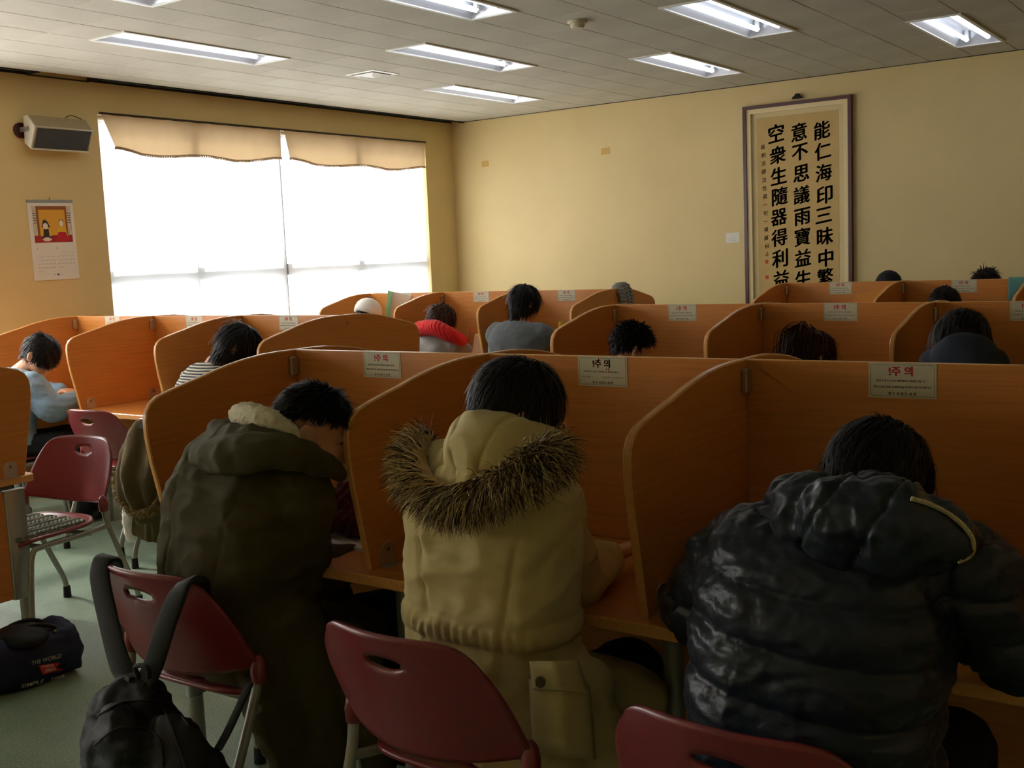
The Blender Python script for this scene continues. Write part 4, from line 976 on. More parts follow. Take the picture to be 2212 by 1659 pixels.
# ------------------------------------------------------------------ people
X_, Z_ = V((1, 0, 0)), V((0, 0, 1))
def tufts(name, roots, dirs, length, mat_fn, parent, org, w=0.0035, seg=3, droop=0.25, seed=3, mats=('fur_tan', 'fur_dark')):
    r = np.random.default_rng(seed); mb = MB()
    for p, d in zip(roots, dirs):
        d = V(d).normalized(); L = length * r.uniform(0.6, 1.2); q = V(p) - V(org); sd = d.cross(V(r.normal(size=3))).normalized(); pts = [q]
        for k in range(seg):
            d = (d + V((0, 0, -droop)) * 0.5 + V(r.normal(size=3)) * 0.2).normalized(); pts.append(pts[-1] + d * (L / seg))
        vs = []
        for k, a in enumerate(pts):
            ww = w * (1 - 0.85 * k / seg); vs += [a - sd * ww, a + sd * ww]
        mb.add(vs, [(2 * k, 2 * k + 1, 2 * k + 3, 2 * k + 2) for k in range(seg)], mat_fn(r))
    return mb.build(name, mats, parent, smooth=True)
plain('fur_tan', lin(168, 136, 84), 0.7, 0, 0.3, 0.2, 60); plain('fur_dark', lin(52, 38, 24), 0.7); plain('fur_pale', lin(206, 184, 132), 0.7)
plain('brass_snap', lin(96, 84, 56), 0.35, 0.8); plain('zip_teeth', lin(190, 180, 140), 0.4, 0.3)

def seams(co, no, planes, w=0.004, depth=0.006):
    """grooves where a scalar field crosses zero"""
    d = np.zeros(len(co))
    for f in planes:
        v = f(co); d -= depth * np.exp(-(v / w) ** 2)
    return d
def folds(a=0.010, b=0.005, sc=(7, 7, 12), sh=0.0):
    sc = np.array(sc)
    return lambda c: a * ridged(c * sc + sh) + b * ridged(c * sc * 2.3 + 7 + sh) - (a + b) * 0.75

# ---- person in the khaki parka (front row, second carrel)
J = dict(hip=V((-1.475, 1.985, 0.50)), waist=V((-1.475, 1.965, 0.72)), chest=V((-1.47, 1.985, 0.96)), neck=V((-1.445, 2.035, 1.165)), lat=V((1, 0.03, 0)),
         head=PY(1116, 896, 2.03), face=V((0.55, 0.78, -0.42)), roll=0.08,
         shR=PY(1178, 1085, 2.03), elR=PY(1238, 1250, 2.19), wrR=PY(1315, 1205, 2.40), elL=V((-1.80, 2.20, 0.80)), wrL=V((-1.60, 2.42, 0.775)),
         hdR=V((0.45, 0.70, 0.25)), hupR=V((-0.4, -0.2, 0.9)), curl=0.7)
def khaki_disp(c, n):
    f = folds(0.015, 0.007, (6, 6, 9))(c)
    torso = (np.abs(c[:, 0] + 1.47) < 0.30) & (c[:, 1] < 2.12)
    zb = 0.755 - 0.05 * (c[:, 0] + 1.47)                          # drawstring band
    band = np.exp(-((c[:, 2] - zb) / 0.022) ** 4) * torso
    f = f * (1 - 0.6 * band) + band * (0.006 + 0.004 * np.sin(c[:, 0] * 260))
    for o in (-0.03, 0.03): f -= 0.006 * np.exp(-((c[:, 2] - zb - o) / 0.0045) ** 2) * torso
    back = (n[:, 1] < -0.1) & torso & (c[:, 2] > 0.5)
    for x0, k in ((-1.575, -0.10), (-1.335, 0.16)):
        x = x0 + k * (c[:, 2] - 0.9) + (0.35 * max(k, 0)) * np.clip(c[:, 2] - 0.95, 0, 1) ** 1.3 * 2
        f -= 0.006 * np.exp(-((c[:, 0] - x) / 0.005) ** 2) * back
    return f
def parka_body(J, mb, w, d, skirt, shR, shL, lat, sleeve=1.0, drape=()):
    hip, waist, chest, neck = J['hip'], J['waist'], J['chest'], J['neck']
    spine_loft(mb, [(hip + V((0, 0.0, -0.05)), skirt, d * 1.12), (hip + V((0, 0, 0.08)), skirt * 0.97, d * 1.1), (waist, w, d), (waist * 0.5 + chest * 0.5, w * 1.02, d * 1.02), (chest, w * 1.04, d * 1.02),
                    (chest * 0.45 + neck * 0.55, w * 0.92, d * 0.85), (chest * 0.12 + neck * 0.88, 0.10, 0.085)], lat, 5, 30, 2.7)
    for sh, el, wr in ((shR, J['elR'], J['wrR']), (shL, J['elL'], J['wrL'])):
        chain(mb, [sh * 0.65 + (chest * 0.4 + neck * 0.6) * 0.35 - V((0, 0, 0.02)), sh, sh * 0.5 + el * 0.5, el, el * 0.45 + wr * 0.55, el * 0.1 + wr * 0.9], [q * sleeve for q in (0.090, 0.086, 0.078, 0.076, 0.066, 0.050)], 16, 5)
    for pts, rad in drape: chain(mb, pts, rad, 12, 4)
    return mb
root, org, R, shR, shL, _ = person('person in a khaki parka with a fur trimmed hood seen from behind', J, pants='black_trousers', hair='hair_dark', voxel=0.006, s=1.0, jacket=False,
    hairkw=dict(n=5200, length=0.058, thick=0.018, lift=0.08, grav=0.30, nape=-0.075, side=0.008, front=0.03, width=0.0028))
mb = parka_body(J, MB(), 0.205, 0.145, 0.235, shR, shL, J['lat'], 1.0,
                [([V((-1.27, 2.02, 0.60)), V((-1.235, 2.03, 0.42)), V((-1.225, 2.02, 0.26))], [0.075, 0.07, 0.05]), ([V((-1.30, 1.92, 0.58)), V((-1.27, 1.93, 0.40)), V((-1.26, 1.93, 0.27))], [0.07, 0.06, 0.045]),
                 ([V((-1.36, 2.12, 0.55)), V((-1.25, 2.22, 0.50))], [0.10, 0.09]), ([V((-1.58, 2.12, 0.55)), V((-1.68, 2.22, 0.50))], [0.10, 0.09])])
jk = soft('parka', mb, 'khaki_cotton', root, 0.008, 5, khaki_disp, org)
# hood lying open on the back, with its fur edge
hd = MB(); hc_ = PY(1050, 985, 1.90)
hd.ball(hc_ + V((0.0, 0.02, 0.01)), V((0.125, 0.095, 0.095)), 22, 14); hd.ball(hc_ + V((0.06, 0.07, 0.0)), V((0.10, 0.10, 0.07)), 20, 12); hd.ball(hc_ + V((-0.05, 0.07, -0.01)), V((0.09, 0.09, 0.07)), 20, 12)
hd.ball(hc_ + V((0.0, 0.0, -0.06)), V((0.14, 0.085, 0.06)), 20, 12)
def hood_disp(c, n):
    f = folds(0.010, 0.004, (9, 9, 9), 3.0)(c)
    return f + seams(c, n, [lambda q: q[:, 0] - hc_.x + 0.045 + 0.25 * (q[:, 2] - hc_.z), lambda q: q[:, 0] - hc_.x - 0.03 - 0.35 * (q[:, 2] - hc_.z)], 0.004, 0.006)
soft('hood', hd, 'khaki_cotton', root, 0.007, 4, hood_disp, org)
arc = [PY(u, v, y) for u, v, y in ((922, 955, 2.0), (902, 985, 1.93), (906, 1026, 1.86), (942, 1058, 1.82), (985, 1070, 1.80), (1050, 1050, 1.80), (1115, 1020, 1.82), (1165, 990, 1.86), (1195, 975, 1.95))]
core = MB().tube(catmull(arc, 6), 0.026, 12); soft('fur_backing', core, 'fur_tan', root, 0.009, 3, lambda c, n: 0.006 * perlin(c * 60), org)
C = catmull(arc, 30); rr = np.random.default_rng(5); roots, dirs = [], []; mid = hc_
for k in range(8500):
    i = rr.integers(1, len(C) - 1); p = C[i]; tg = (C[i + 1] - C[i - 1]).normalized(); a = rr.uniform(0, 2 * math.pi)
    u_ = tg.cross(V((0, 0, 1))).normalized(); w_ = tg.cross(u_); nrm = u_ * math.cos(a) + w_ * math.sin(a)
    roots.append(p + nrm * 0.022); outw = (p - mid); outw.y *= 0.6; outw.normalize()
    dirs.append(nrm * 0.75 + outw * 0.75 + V((0, -0.15, -0.30)))
tufts('fur_trim', roots, dirs, 0.066, lambda r: int(r.choice([0, 0, 1, 1, 2, 2])), root, org, 0.0021, 4, 0.3, 9, ('fur_tan', 'fur_dark', 'fur_pale'))
# patch pocket with a flap and snap on the right hip
def patch(name, corners, ys, bulge, th, mat, parent, nx=14, ny=10, rnd=0.0):
    """corners: four pixels (tl, tr, br, bl); ys: y planes at left, middle and right edge"""
    def at(a, b):
        u0 = corners[0][0] * (1 - a) + corners[1][0] * a; v0 = corners[0][1] * (1 - a) + corners[1][1] * a; u1 = corners[3][0] * (1 - a) + corners[2][0] * a; v1 = corners[3][1] * (1 - a) + corners[2][1] * a
        y = np.interp(a, [0, 0.5, 1], ys); return PY(u0 * (1 - b) + u1 * b, v0 * (1 - b) + v1 * b, y)
    vs = []
    for i in range(nx + 1):
        for j in range(ny + 1):
            a, b = i / nx, j / ny; p = at(a, b); h = bulge * min(1, 6 * min(a, 1 - a, b, 1 - b)) ** 0.5
            d = (CAM - p).normalized(); d.z = 0; vs.append(p + d * (h + 0.004 * noise.noise(p * 14)) - org)
    nfr = len(vs)
    fs = [(i * (ny + 1) + j, i * (ny + 1) + j + 1, (i + 1) * (ny + 1) + j + 1, (i + 1) * (ny + 1) + j) for i in range(nx) for j in range(ny)]
    o = MB().add(vs, fs).build(name, mat, parent, smooth=True)
    m = o.modifiers.new('thickness', 'SOLIDIFY'); m.thickness = th; m.offset = -1; return o
pk = patch('pocket', [(1142, 1468), (1275, 1478), (1288, 1640), (1150, 1632)], (1.842, 1.845, 1.92), 0.014, 0.03, 'khaki_cotton', jk)
patch('pocket_flap', [(1143, 1428), (1250, 1426), (1272, 1496), (1150, 1490)], (1.828, 1.832, 1.90), 0.014, 0.016, 'khaki_cotton', jk)
b = PY(1167, 1472, 1.812); MB().tube([b - org, b - org - _fw * 0.012], [0.011, 0.0105], 14).tube([b - org, b - org - _fw * 0.0145], 0.004, 10).build('snap_button', 'brass_snap', jk, autosmooth=40)
glasses(root, J['head'], R, 1.0, org, 'glasses_silver')

# ---- person in the olive parka (front row, first carrel)
J = dict(hip=V((-2.40, 2.03, 0.50)), waist=V((-2.40, 1.99, 0.72)), chest=V((-2.345, 2.0, 0.93)), neck=V((-2.23, 2.06, 1.12)), lat=V((1, -0.10, -0.05)),
         head=PY(674, 934, 2.08), face=V((0.63, 0.62, -0.50)), roll=-0.04,
         shR=PY(655, 1075, 2.02), elR=PY(655, 1245, 2.13), wrR=PY(775, 1205, 2.36), elL=V((-2.70, 2.22, 0.80)), wrL=V((-2.50, 2.42, 0.775)))
root, org, R, shR, shL, _ = person('person in a dark olive parka with cream fleece collar, head bent right', J, hair='hair_black', voxel=0.006, s=1.02, jacket=False,
    hairkw=dict(n=4600, length=0.03, thick=0.012, lift=0.4, grav=0.0, nape=0.02, side=0.046, front=0.055, width=0.0026, spike=0.3))
def olive_disp(c, n):
    f = folds(0.016, 0.008, (5.5, 5.5, 8), 2.0)(c); torso = (n[:, 1] < 0.0) & (c[:, 2] > 0.45) & (c[:, 1] < 2.1)
    for x0, k in ((-2.50, 0.25), (-2.27, 0.35)):
        f -= 0.005 * np.exp(-((c[:, 0] - x0 - k * (c[:, 2] - 0.8)) / 0.005) ** 2) * torso
    f -= 0.005 * np.exp(-((c[:, 2] - 1.0 + 0.2 * (c[:, 0] + 2.35)) / 0.005) ** 2) * torso
    f += 0.012 * np.exp(-((c[:, 2] - 0.86) / 0.03) ** 2) * 0
    return f
mb = parka_body(J, MB(), 0.225, 0.155, 0.255, shR, shL, J['lat'], 1.06,
                [([V((-2.20, 2.02, 0.62)), V((-2.13, 2.02, 0.42)), V((-2.09, 2.03, 0.20))], [0.085, 0.09, 0.06]), ([V((-2.22, 1.93, 0.60)), V((-2.19, 1.93, 0.40)), V((-2.17, 1.95, 0.20))], [0.075, 0.08, 0.055]), ([V((-2.09, 2.12, 0.52)), V((-2.03, 2.12, 0.35)), V((-2.0, 2.12, 0.22))], [0.08, 0.075, 0.05]),
                 ([V((-2.28, 2.15, 0.55)), V((-2.18, 2.26, 0.50))], [0.10, 0.09]), ([V((-2.52, 2.15, 0.55)), V((-2.62, 2.26, 0.50))], [0.10, 0.09])])
soft('parka', mb, 'olive_cotton', root, 0.0085, 5, olive_disp, org)
def arc_tube(mb, px, r, sub=8, flat=None):
    P = catmull([PY(*q) for q in px], sub); rad = list(np.interp(np.linspace(0, 1, len(P)), np.linspace(0, 1, len(r)), r))
    mb.tube(P, rad, 14); mb.ball(P[0], rad[0], 12, 8); mb.ball(P[-1], rad[-1], 12, 8)
hd = MB()
arc_tube(hd, [(440, 985, 2.02), (450, 985, 1.93), (500, 985, 1.86), (570, 975, 1.87), (640, 980, 1.93), (700, 1005, 2.02), (735, 1030, 2.10)], [0.035, 0.05, 0.055, 0.05, 0.045, 0.035, 0.02])
arc_tube(hd, [(472, 925, 2.03), (485, 945, 1.95), (540, 950, 1.91), (605, 960, 1.94), (665, 985, 2.01), (715, 1005, 2.09)], [0.03, 0.042, 0.042, 0.036, 0.03, 0.018])
soft('hood', hd, 'olive_cotton', root, 0.008, 5, lambda c, n: folds(0.012, 0.006, (8, 8, 12), 1.0)(c), org)
sh = MB(); arc_tube(sh, [(522, 900, 2.08), (530, 900, 2.0), (575, 912, 1.96), (622, 937, 1.98), (672, 965, 2.04), (722, 998, 2.10), (746, 1028, 2.13)], [0.03, 0.036, 0.036, 0.030, 0.022, 0.014, 0.010])
soft('fleece_collar', sh, 'sherpa', root, 0.0055, 2, lambda c, n: 0.016 * np.abs(perlin(c * 62)) + 0.006 * perlin(c * 30), org)

# ---- person in the black puffer jacket (front row, third carrel)
J = dict(hip=V((-0.700, 1.93, 0.50)), waist=V((-0.700, 1.90, 0.70)), chest=V((-0.685, 1.935, 0.92)), neck=V((-0.64, 2.02, 1.06)), lat=V((1, -0.04, 0)),
         head=PY(1890, 1058, 2.09), face=V((0.22, 0.85, -0.60)), roll=0.05,
         shR=PY(2075, 1235, 1.99), elR=PY(2190, 1395, 2.12), wrR=V((-0.28, 2.38, 0.79)), shL=PY(1600, 1205, 2.0), elL=PY(1515, 1315, 2.15), wrL=V((-0.80, 2.38, 0.775)))
root, org, R, shR, shL, _ = person('person in a shiny black puffer jacket leaning over the desk', J, hair='hair_black', voxel=0.007, s=1.03, jacket=False,
    hairkw=dict(n=5200, length=0.06, thick=0.018, lift=0.06, grav=0.35, nape=-0.085, side=0.006, front=0.04, width=0.0028))
def puff_disp(c, n):
    base = c[:, 2] + 0.10 * (c[:, 0] + 0.7) - 0.10 * (c[:, 1] - 1.9); ph = (base - 0.49) / 0.098
    q = np.abs(np.sin(np.pi * ph)) ** 0.42
    wr = 0.006 * ridged(c * np.array([13, 13, 30])) + 0.004 * ridged(c * np.array([30, 30, 45]) + 9) + 0.010 * perlin(c * np.array([9, 9, 14]))
    f = 0.020 * (q - 0.75) + wr - 0.005
    arm = np.minimum(np.abs(c[:, 0] + 0.925), np.abs(c[:, 0] + 0.455)); seam = (n[:, 1] < 0.2) & (c[:, 2] > 0.75)
    f -= 0.012 * np.exp(-(arm / 0.007) ** 2) * seam
    return f
mb = parka_body(J, MB(), 0.225, 0.165, 0.225, shR, shL, J['lat'], 1.12)
soft('puffer_jacket', mb, 'black_nylon', root, 0.007, 4, puff_disp, org)
hd = MB()
for u, v, y, r in ((1760, 1110, 1.88, (0.085, 0.07, 0.075)), (1830, 1130, 1.83, (0.09, 0.065, 0.085)), (1920, 1140, 1.82, (0.09, 0.06, 0.085)), (2000, 1155, 1.85, (0.075, 0.06, 0.065)), (2052, 1160, 1.90, (0.052, 0.05, 0.052)), (1720, 1090, 1.97, (0.06, 0.06, 0.06)), (1890, 1080, 1.90, (0.10, 0.05, 0.05))):
    hd.ball(PY(u, v, y), V(r), 18, 12)
hood_o = soft('hood', hd, 'black_nylon', root, 0.0065, 4, lambda c, n: 0.010 * ridged(c * np.array([15, 15, 15]) + 4) + 0.005 * ridged(c * np.array([36, 36, 30])) - 0.010 + seams(c, n, [lambda q: q[:, 0] + 0.60 - 0.5 * (q[:, 2] - 1.0), lambda q: q[:, 0] + 0.715 - 0.6 * (q[:, 2] - 1.0)], 0.005, 0.010), org)
from mathutils.bvhtree import BVHTree
ht = BVHTree.FromPolygons([tuple(V(v.co) + org) for v in hood_o.data.vertices], [tuple(p.vertices) for p in hood_o.data.polygons])
zp = []; dep = None
for u, v in ((1968, 1078), (1990, 1084), (2012, 1092), (2036, 1104), (2058, 1118), (2076, 1133), (2090, 1149), (2099, 1165), (2102, 1182), (2098, 1198), (2086, 1208), (2072, 1214)):
    d = ray(u, v); h = ht.ray_cast(CAM, d.normalized())
    if h[0] is not None: dep = (h[0] - CAM).length / d.length - 0.004
    elif dep is None: dep = (PY(u, v, 1.9) - CAM).length / d.length
    zp.append(CAM + d * dep)
zp = catmull(zp, 5)
mb = MB().tube([p - org for p in zp], 0.0032, 6)
for a_, b_ in zip(zp[:-1], zp[1:]): mb.ball((a_ + b_) / 2 - org + V((0.002, -0.002, 0.002)), 0.0036, 6, 4)
mb.build('zip_edge', 'zip_teeth', root)

# ---- everyone further back: seated, facing the far wall unless noted
def seated(label, headpt, s=1.0, face=V((0, 0.85, -0.5)), sgn=1, lean=0.16, dx=0.0, desk_y=None, arms=0.22, top='grey_knit', pants='black_trousers', hair='hair_black', hairkw=None, roll=0.0, ov=None, voxel=0.010, wide=1.0, jdisp=None, jvox=0.012, thick=1.0, neck_off=None):
    h = V(headpt); hip = V((h.x + dx, h.y - sgn * lean, 0.50)); f = V((0, sgn, 0)); lat = V((sgn, 0, 0))
    neck = h + (neck_off if neck_off is not None else V((0, -sgn * 0.075, -0.125))) * s
    J = dict(hip=hip, waist=hip * 0.62 + neck * 0.38 - f * 0.03, chest=hip * 0.3 + neck * 0.7 - f * 0.03, neck=neck, head=h, face=face, lat=lat, roll=roll)
    for k, sd in (('R', 1), ('L', -1)):
        e = V((hip.x + lat.x * sd * arms, neck.y + sgn * 0.16, 0.80)); w = V((hip.x + lat.x * sd * 0.10, neck.y + sgn * 0.36, 0.775)); J['el' + k] = e; J['wr' + k] = w
    if ov: J.update(ov)
    return (J,) + person(label, J, top, pants, hair, hairkw, voxel, s, wide=wide, jdisp=jdisp, jvox=jvox, thick=thick)

SHORT = dict(n=1700, length=0.07, thick=0.018, lift=0.1, grav=0.3, nape=-0.07, side=-0.01, front=0.04, width=0.005)
# blue sweater, beside the window (middle left row)
bh = PY(88, 768, 3.98)
J, root, org, R, shR, shL, jk = seated('person in a light blue sweater and glasses writing at the left', bh, 1.05, V((0.70, 0.42, -0.62)), 1, 0.24, -0.06, top='blue_knit', pants='charcoal_trousers', voxel=0.007,
    hairkw=dict(n=3000, length=0.07, thick=0.018, lift=0.08, grav=0.25, nape=-0.035, side=0.008, front=0.01, width=0.004, fringe=0.25), jvox=0.009,
    thick=2.4, wide=1.08, neck_off=V((-0.13, -0.06, -0.10)), ov=dict(shR=PY(70, 838, 3.86), elR=PY(112, 885, 3.90), wrR=PY(168, 864, 4.05), shL=PY(-20, 800, 4.12), elL=PY(40, 850, 4.25), wrL=PY(130, 845, 4.25), hdR=V((0.45, 0.7, 0.0)), lat=V((0.86, -0.42, 0))),
    jdisp=lambda c, n: 0.011 * ridged(c * np.array([8, 8, 15])) + 0.006 * ridged(c * np.array([20, 20, 34]) + 5) - 0.010)
glasses(root, bh, R, 1.05, org, 'glasses_black')
# striped shirt, slumped over the desk (middle left row, third carrel)
sh_ = PY(516, 752, 4.05)
seated('person in a striped top slumped over the desk beside a dark bag', sh_, 1.05, V((0.62, 0.60, -0.52)), 1, 0.20, -0.16, top='striped_knit', pants='black_trousers', hair='hair_black',
    hairkw=dict(n=2400, length=0.12, thick=0.02, lift=0.06, grav=0.35, nape=-0.075, side=-0.04, front=0.02, width=0.0045), neck_off=V((-0.10, -0.06, -0.08)), ov=dict(elL=V((-5.13, 4.02, 0.80)), wrL=V((-4.98, 4.2, 0.775))))
# white cap (far left row)
ch = PY(796, 680, 7.03)
J, root, org, R, *_ = seated('person in a white baseball cap in the far left row', ch, 1.08, V((0.15, 0.9, -0.4)), top='grey_knit', hair='hair_dark', hairkw=dict(SHORT, n=900, keep=lambda p: p[:, 2] < 0.03))
cp = MB()
for z, r in ((-0.005, 1.02), (0.04, 1.0), (0.075, 0.88), (0.10, 0.66), (0.116, 0.36), (0.121, 0.04)):
    pass
L = lambda x, y, z: V(ch) + R @ V((x, y, z)) - org
rings = [[L(0.108 * r * math.cos(a), 0.126 * r * math.sin(a) - 0.012, z) for a in np.linspace(0, 2 * math.pi, 28, endpoint=False)] for z, r in ((-0.005, 1.0), (0.035, 1.01), (0.075, 0.93), (0.105, 0.75), (0.128, 0.48), (0.138, 0.20), (0.139, 0.03))]
cap = MB().loft(rings).build('cap', 'white_cap', root, smooth=True)
br = [[L(x, 0.085 + 0.085 * math.sqrt(max(0, 1 - (x / 0.085) ** 2)) * t_ + 0.02 * t_, 0.005 - 0.02 * t_ - 3.0 * x * x) for x in np.linspace(-0.084, 0.084, 13)] for t_ in (0, 0.5, 1)]
o = MB().add([p for r_ in br for p in r_], [(i * 13 + k, i * 13 + k + 1, (i + 1) * 13 + k + 1, (i + 1) * 13 + k) for i in range(2) for k in range(12)]).build('brim', 'white_cap', cap, smooth=True); m = o.modifiers.new('t', 'SOLIDIFY'); m.thickness = 0.004
MB().ball(L(0, -0.012, 0.140), (0.008, 0.008, 0.005), 10, 6).build('top_button', 'white_cap', cap, smooth=True)
plain('embroidery', lin(172, 160, 128), 0.8)
mb = MB()
for k in range(14):
    a = 2 * math.pi * k / 14
    for q in (0, 1): pass
e = [L(0.045 + 0.026 * math.cos(a), -0.108 + 0.012 * abs(math.cos(a)) - 0.004 + 0.018 * (math.sin(a) > 0) * math.sin(a), 0.045 + 0.026 * math.sin(a)) for a in np.linspace(0, 2 * math.pi, 19)]
MB().tube(e, 0.003, 6).build('embroidered_ring', 'embroidery', cap)
# red cowl over grey knit, blue coat on the shoulders
rh = PY(955, 690, 7.06)
J, root, org, R, shR, shL, jk = seated('person in a grey sweater with a big red cowl collar', rh, 0.98, V((0.55, 0.75, -0.45)), 1, 0.16, -0.06, top='pale_grey_knit', hair='hair_brown', hairkw=dict(SHORT, n=2200, length=0.12, nape=-0.09, side=-0.06, front=0.02, grav=0.5, lift=0.25, jitter=0.3))
mb = MB(); nb = J['neck']
for u, v, y in ((925, 706, 6.86), (955, 722, 6.83), (985, 735, 6.86)): pass
arcp = [PY(u, v, y) for u, v, y in ((905, 718, 7.0), (905, 712, 6.90), (935, 708, 6.84), (965, 720, 6.86), (992, 733, 6.95), (1002, 738, 7.06))]
P_ = catmull(arcp, 6); mb.tube(P_, list(np.interp(np.linspace(0, 1, len(P_)), [0, .2, .5, .8, 1], [0.04, 0.062, 0.066, 0.05, 0.03])), 14); mb.ball(nb, V((0.10, 0.09, 0.06)), 14, 8)
soft('cowl_collar', mb, 'red_knit', root, 0.010, 4, lambda c, n: 0.005 * np.sin(c[:, 0] * 210 + c[:, 2] * 60) + 0.008 * perlin(c * 14), org)
mb = MB(); P_ = [PY(u, v, y) for u, v, y in ((893, 730, 6.93), (905, 752, 6.90), (915, 800, 6.88))]
chain(mb, P_, [0.05, 0.07, 0.09]); soft('blue_jacket', mb, 'royal_blue', root, 0.012, 4, lambda c, n: 0.010 * ridged(c * 14) - 0.005, org)
# grey sweater
gh = PY(1134, 655, 6.92)
seated('person in a dark grey sweater with black hair sitting upright', gh, 1.12, V((0.30, 0.90, -0.25)), 1, 0.10, -0.02, top='grey_knit', hair='hair_black', hairkw=dict(SHORT, n=3200, length=0.11, nape=-0.105, side=-0.035), wide=1.12,
       neck_off=V((-0.02, -0.04, -0.115)))
# second right row
seated('person with short spiky black hair and glasses in the second row', PY(1366, 754, 4.72), 0.98, V((0.60, 0.72, -0.35)), top='navy_cloth', hair='hair_black', hairkw=dict(SHORT, n=2400, length=0.034, lift=0.5, grav=0.0, spike=0.35, nape=-0.03, side=0.0, jitter=0.3))
hj, root, org, R, *_ = seated('person with brown hair tied in a high ponytail in the second row', PY(1752, 774, 4.72), 0.98, V((0.45, 0.80, -0.40)), top='black_trousers', hair='hair_brown', hairkw=dict(SHORT, n=2000, length=0.08, lift=0.0, grav=0.0, nape=-0.075, side=-0.03, front=0.05))
tail = [PY(u, v, y) for u, v, y in ((1746, 732, 4.64), (1735, 720, 4.58), (1722, 730, 4.55), (1716, 758, 4.54), (1717, 800, 4.55), (1720, 845, 4.56))]
mb = MB(); P_ = catmull(tail, 5); mb.tube([p - org for p in P_], list(np.interp(np.linspace(0, 1, len(P_)), [0, .15, .4, .8, 1], [0.022, 0.036, 0.046, 0.04, 0.012])), 16)
r_ = np.random.default_rng(2)
for k in range(700):
    o_ = V(r_.normal(size=3)) * 0.014; o_.y -= 0.02 * r_.random(); st = [p - org + o_ * (0.5 + 1.4 * min(1, i / 12)) for i, p in enumerate(P_)][: 14 + r_.integers(0, 12)]
    mb.tube(st, [0.0016] * (len(st) - 1) + [0.0005], 3, caps=False)
mb.build('ponytail', 'hair_brown', root, smooth=True)
J, root, org, R, *_ = seated('person with long straight black hair over a dark hooded jacket', PY(2080, 742, 4.68), 1.08, V((0.10, 0.90, -0.35)), top='navy_cloth', hair='hair_black', hairkw=dict(n=3200, length=0.34, thick=0.02, lift=0.02, grav=0.9, nape=-0.09, side=-0.06, front=0.03, width=0.005, seg=9, jitter=0.08), wide=1.1)
mb = MB(); hd_ = J['head']
spine_loft(mb, [(hd_ + V((0, -0.03, 0.09)), 0.07, 0.075), (hd_ + V((0, -0.04, 0.02)), 0.098, 0.095), (hd_ + V((0, -0.06, -0.08)), 0.112, 0.085), (hd_ + V((0, -0.09, -0.18)), 0.13, 0.06), (hd_ + V((0, -0.11, -0.30)), 0.14, 0.04)], V((1, 0, 0)), 5, 30, 2.3)
mb.ball(hd_ + V((0, -0.02, 0.06)), V((0.09, 0.105, 0.075)), 18, 12)
soft('long_hair', mb, 'hair_black', root, 0.006, 3, lambda c, n: 0.004 * np.sin(c[:, 0] * 330 + 3 * perlin(c * 14)) + 0.004 * perlin(c * np.array([60, 60, 9])), org)
mb = MB()
for u, v, y, r in ((2040, 790, 4.48, (0.10, 0.06, 0.08)), (2085, 775, 4.44, (0.13, 0.06, 0.10)), (2130, 790, 4.47, (0.09, 0.06, 0.075))): mb.ball(PY(u, v, y), V(r), 16, 10)
soft('hood', mb, 'navy_cloth', root, 0.010, 4, lambda c, n: 0.008 * ridged(c * np.array([9, 9, 16])) - 0.004, org)
# last right row and those facing the camera behind it
seated('person whose dark crown of hair shows in the last right row', PY(2040, 664, 7.38), 1.0, V((0.1, 0.85, -0.5)), top='navy_cloth', hair='hair_dark', hairkw=SHORT)
J, root, org, R, *_ = seated('person in a black cap behind the last carrel row', PY(1920, 625, 8.42), 1.0, V((0.1, -0.85, -0.5)), -1, top='black_trousers', hair='hair_black', hairkw=dict(SHORT, n=800, keep=lambda p: p[:, 2] < 0.03))
cloth('cap_black', lin(24, 24, 26), 0.8)
L = lambda x, y, z: V(J['head']) + R @ V((x, y, z)) - org
rings = [[L(0.098 * r * math.cos(a), 0.114 * r * math.sin(a) - 0.012, z) for a in np.linspace(0, 2 * math.pi, 28, endpoint=False)] for z, r in ((-0.005, 1.0), (0.035, 1.01), (0.075, 0.93), (0.105, 0.75), (0.128, 0.48), (0.138, 0.20), (0.139, 0.03))]
cap = MB().loft(rings).build('cap', 'cap_black', root, smooth=True)
br = [[L(x, 0.085 + 0.085 * math.sqrt(max(0, 1 - (x / 0.085) ** 2)) * t_ + 0.02 * t_, 0.005 - 0.02 * t_ - 3.0 * x * x) for x in np.linspace(-0.084, 0.084, 13)] for t_ in (0, 0.5, 1)]
o = MB().add([p for r_ in br for p in r_], [(i * 13 + k, i * 13 + k + 1, (i + 1) * 13 + k + 1, (i + 1) * 13 + k) for i in range(2) for k in range(12)]).build('brim', 'cap_black', cap, smooth=True); m = o.modifiers.new('t', 'SOLIDIFY'); m.thickness = 0.004
seated('person with tousled dark hair showing above the last carrel row', PY(2130, 622, 8.42), 1.0, V((-0.1, -0.85, -0.5)), -1, top='grey_knit', hair='hair_dark', hairkw=dict(SHORT, n=1400, lift=0.5, spike=0.2, jitter=0.3))
# chairs that carry the people further back
for o in [o for o in scn.objects if o.name.startswith('person') and o.parent is None]:
    if o.location.y > 3.0:
        back = o.location.y > 8.2 and 'behind the last' in o['label'] or 'above the last' in o['label']
        if 'striped' in o['label']: continue
        chair(o.location.x, o.location.y - (0.0 if not back else 0.0), math.pi if back else 0.0, 'burgundy chair carrying the ' + o['label'].split(' in the ')[0].split(' showing')[0].split(' whose')[0])
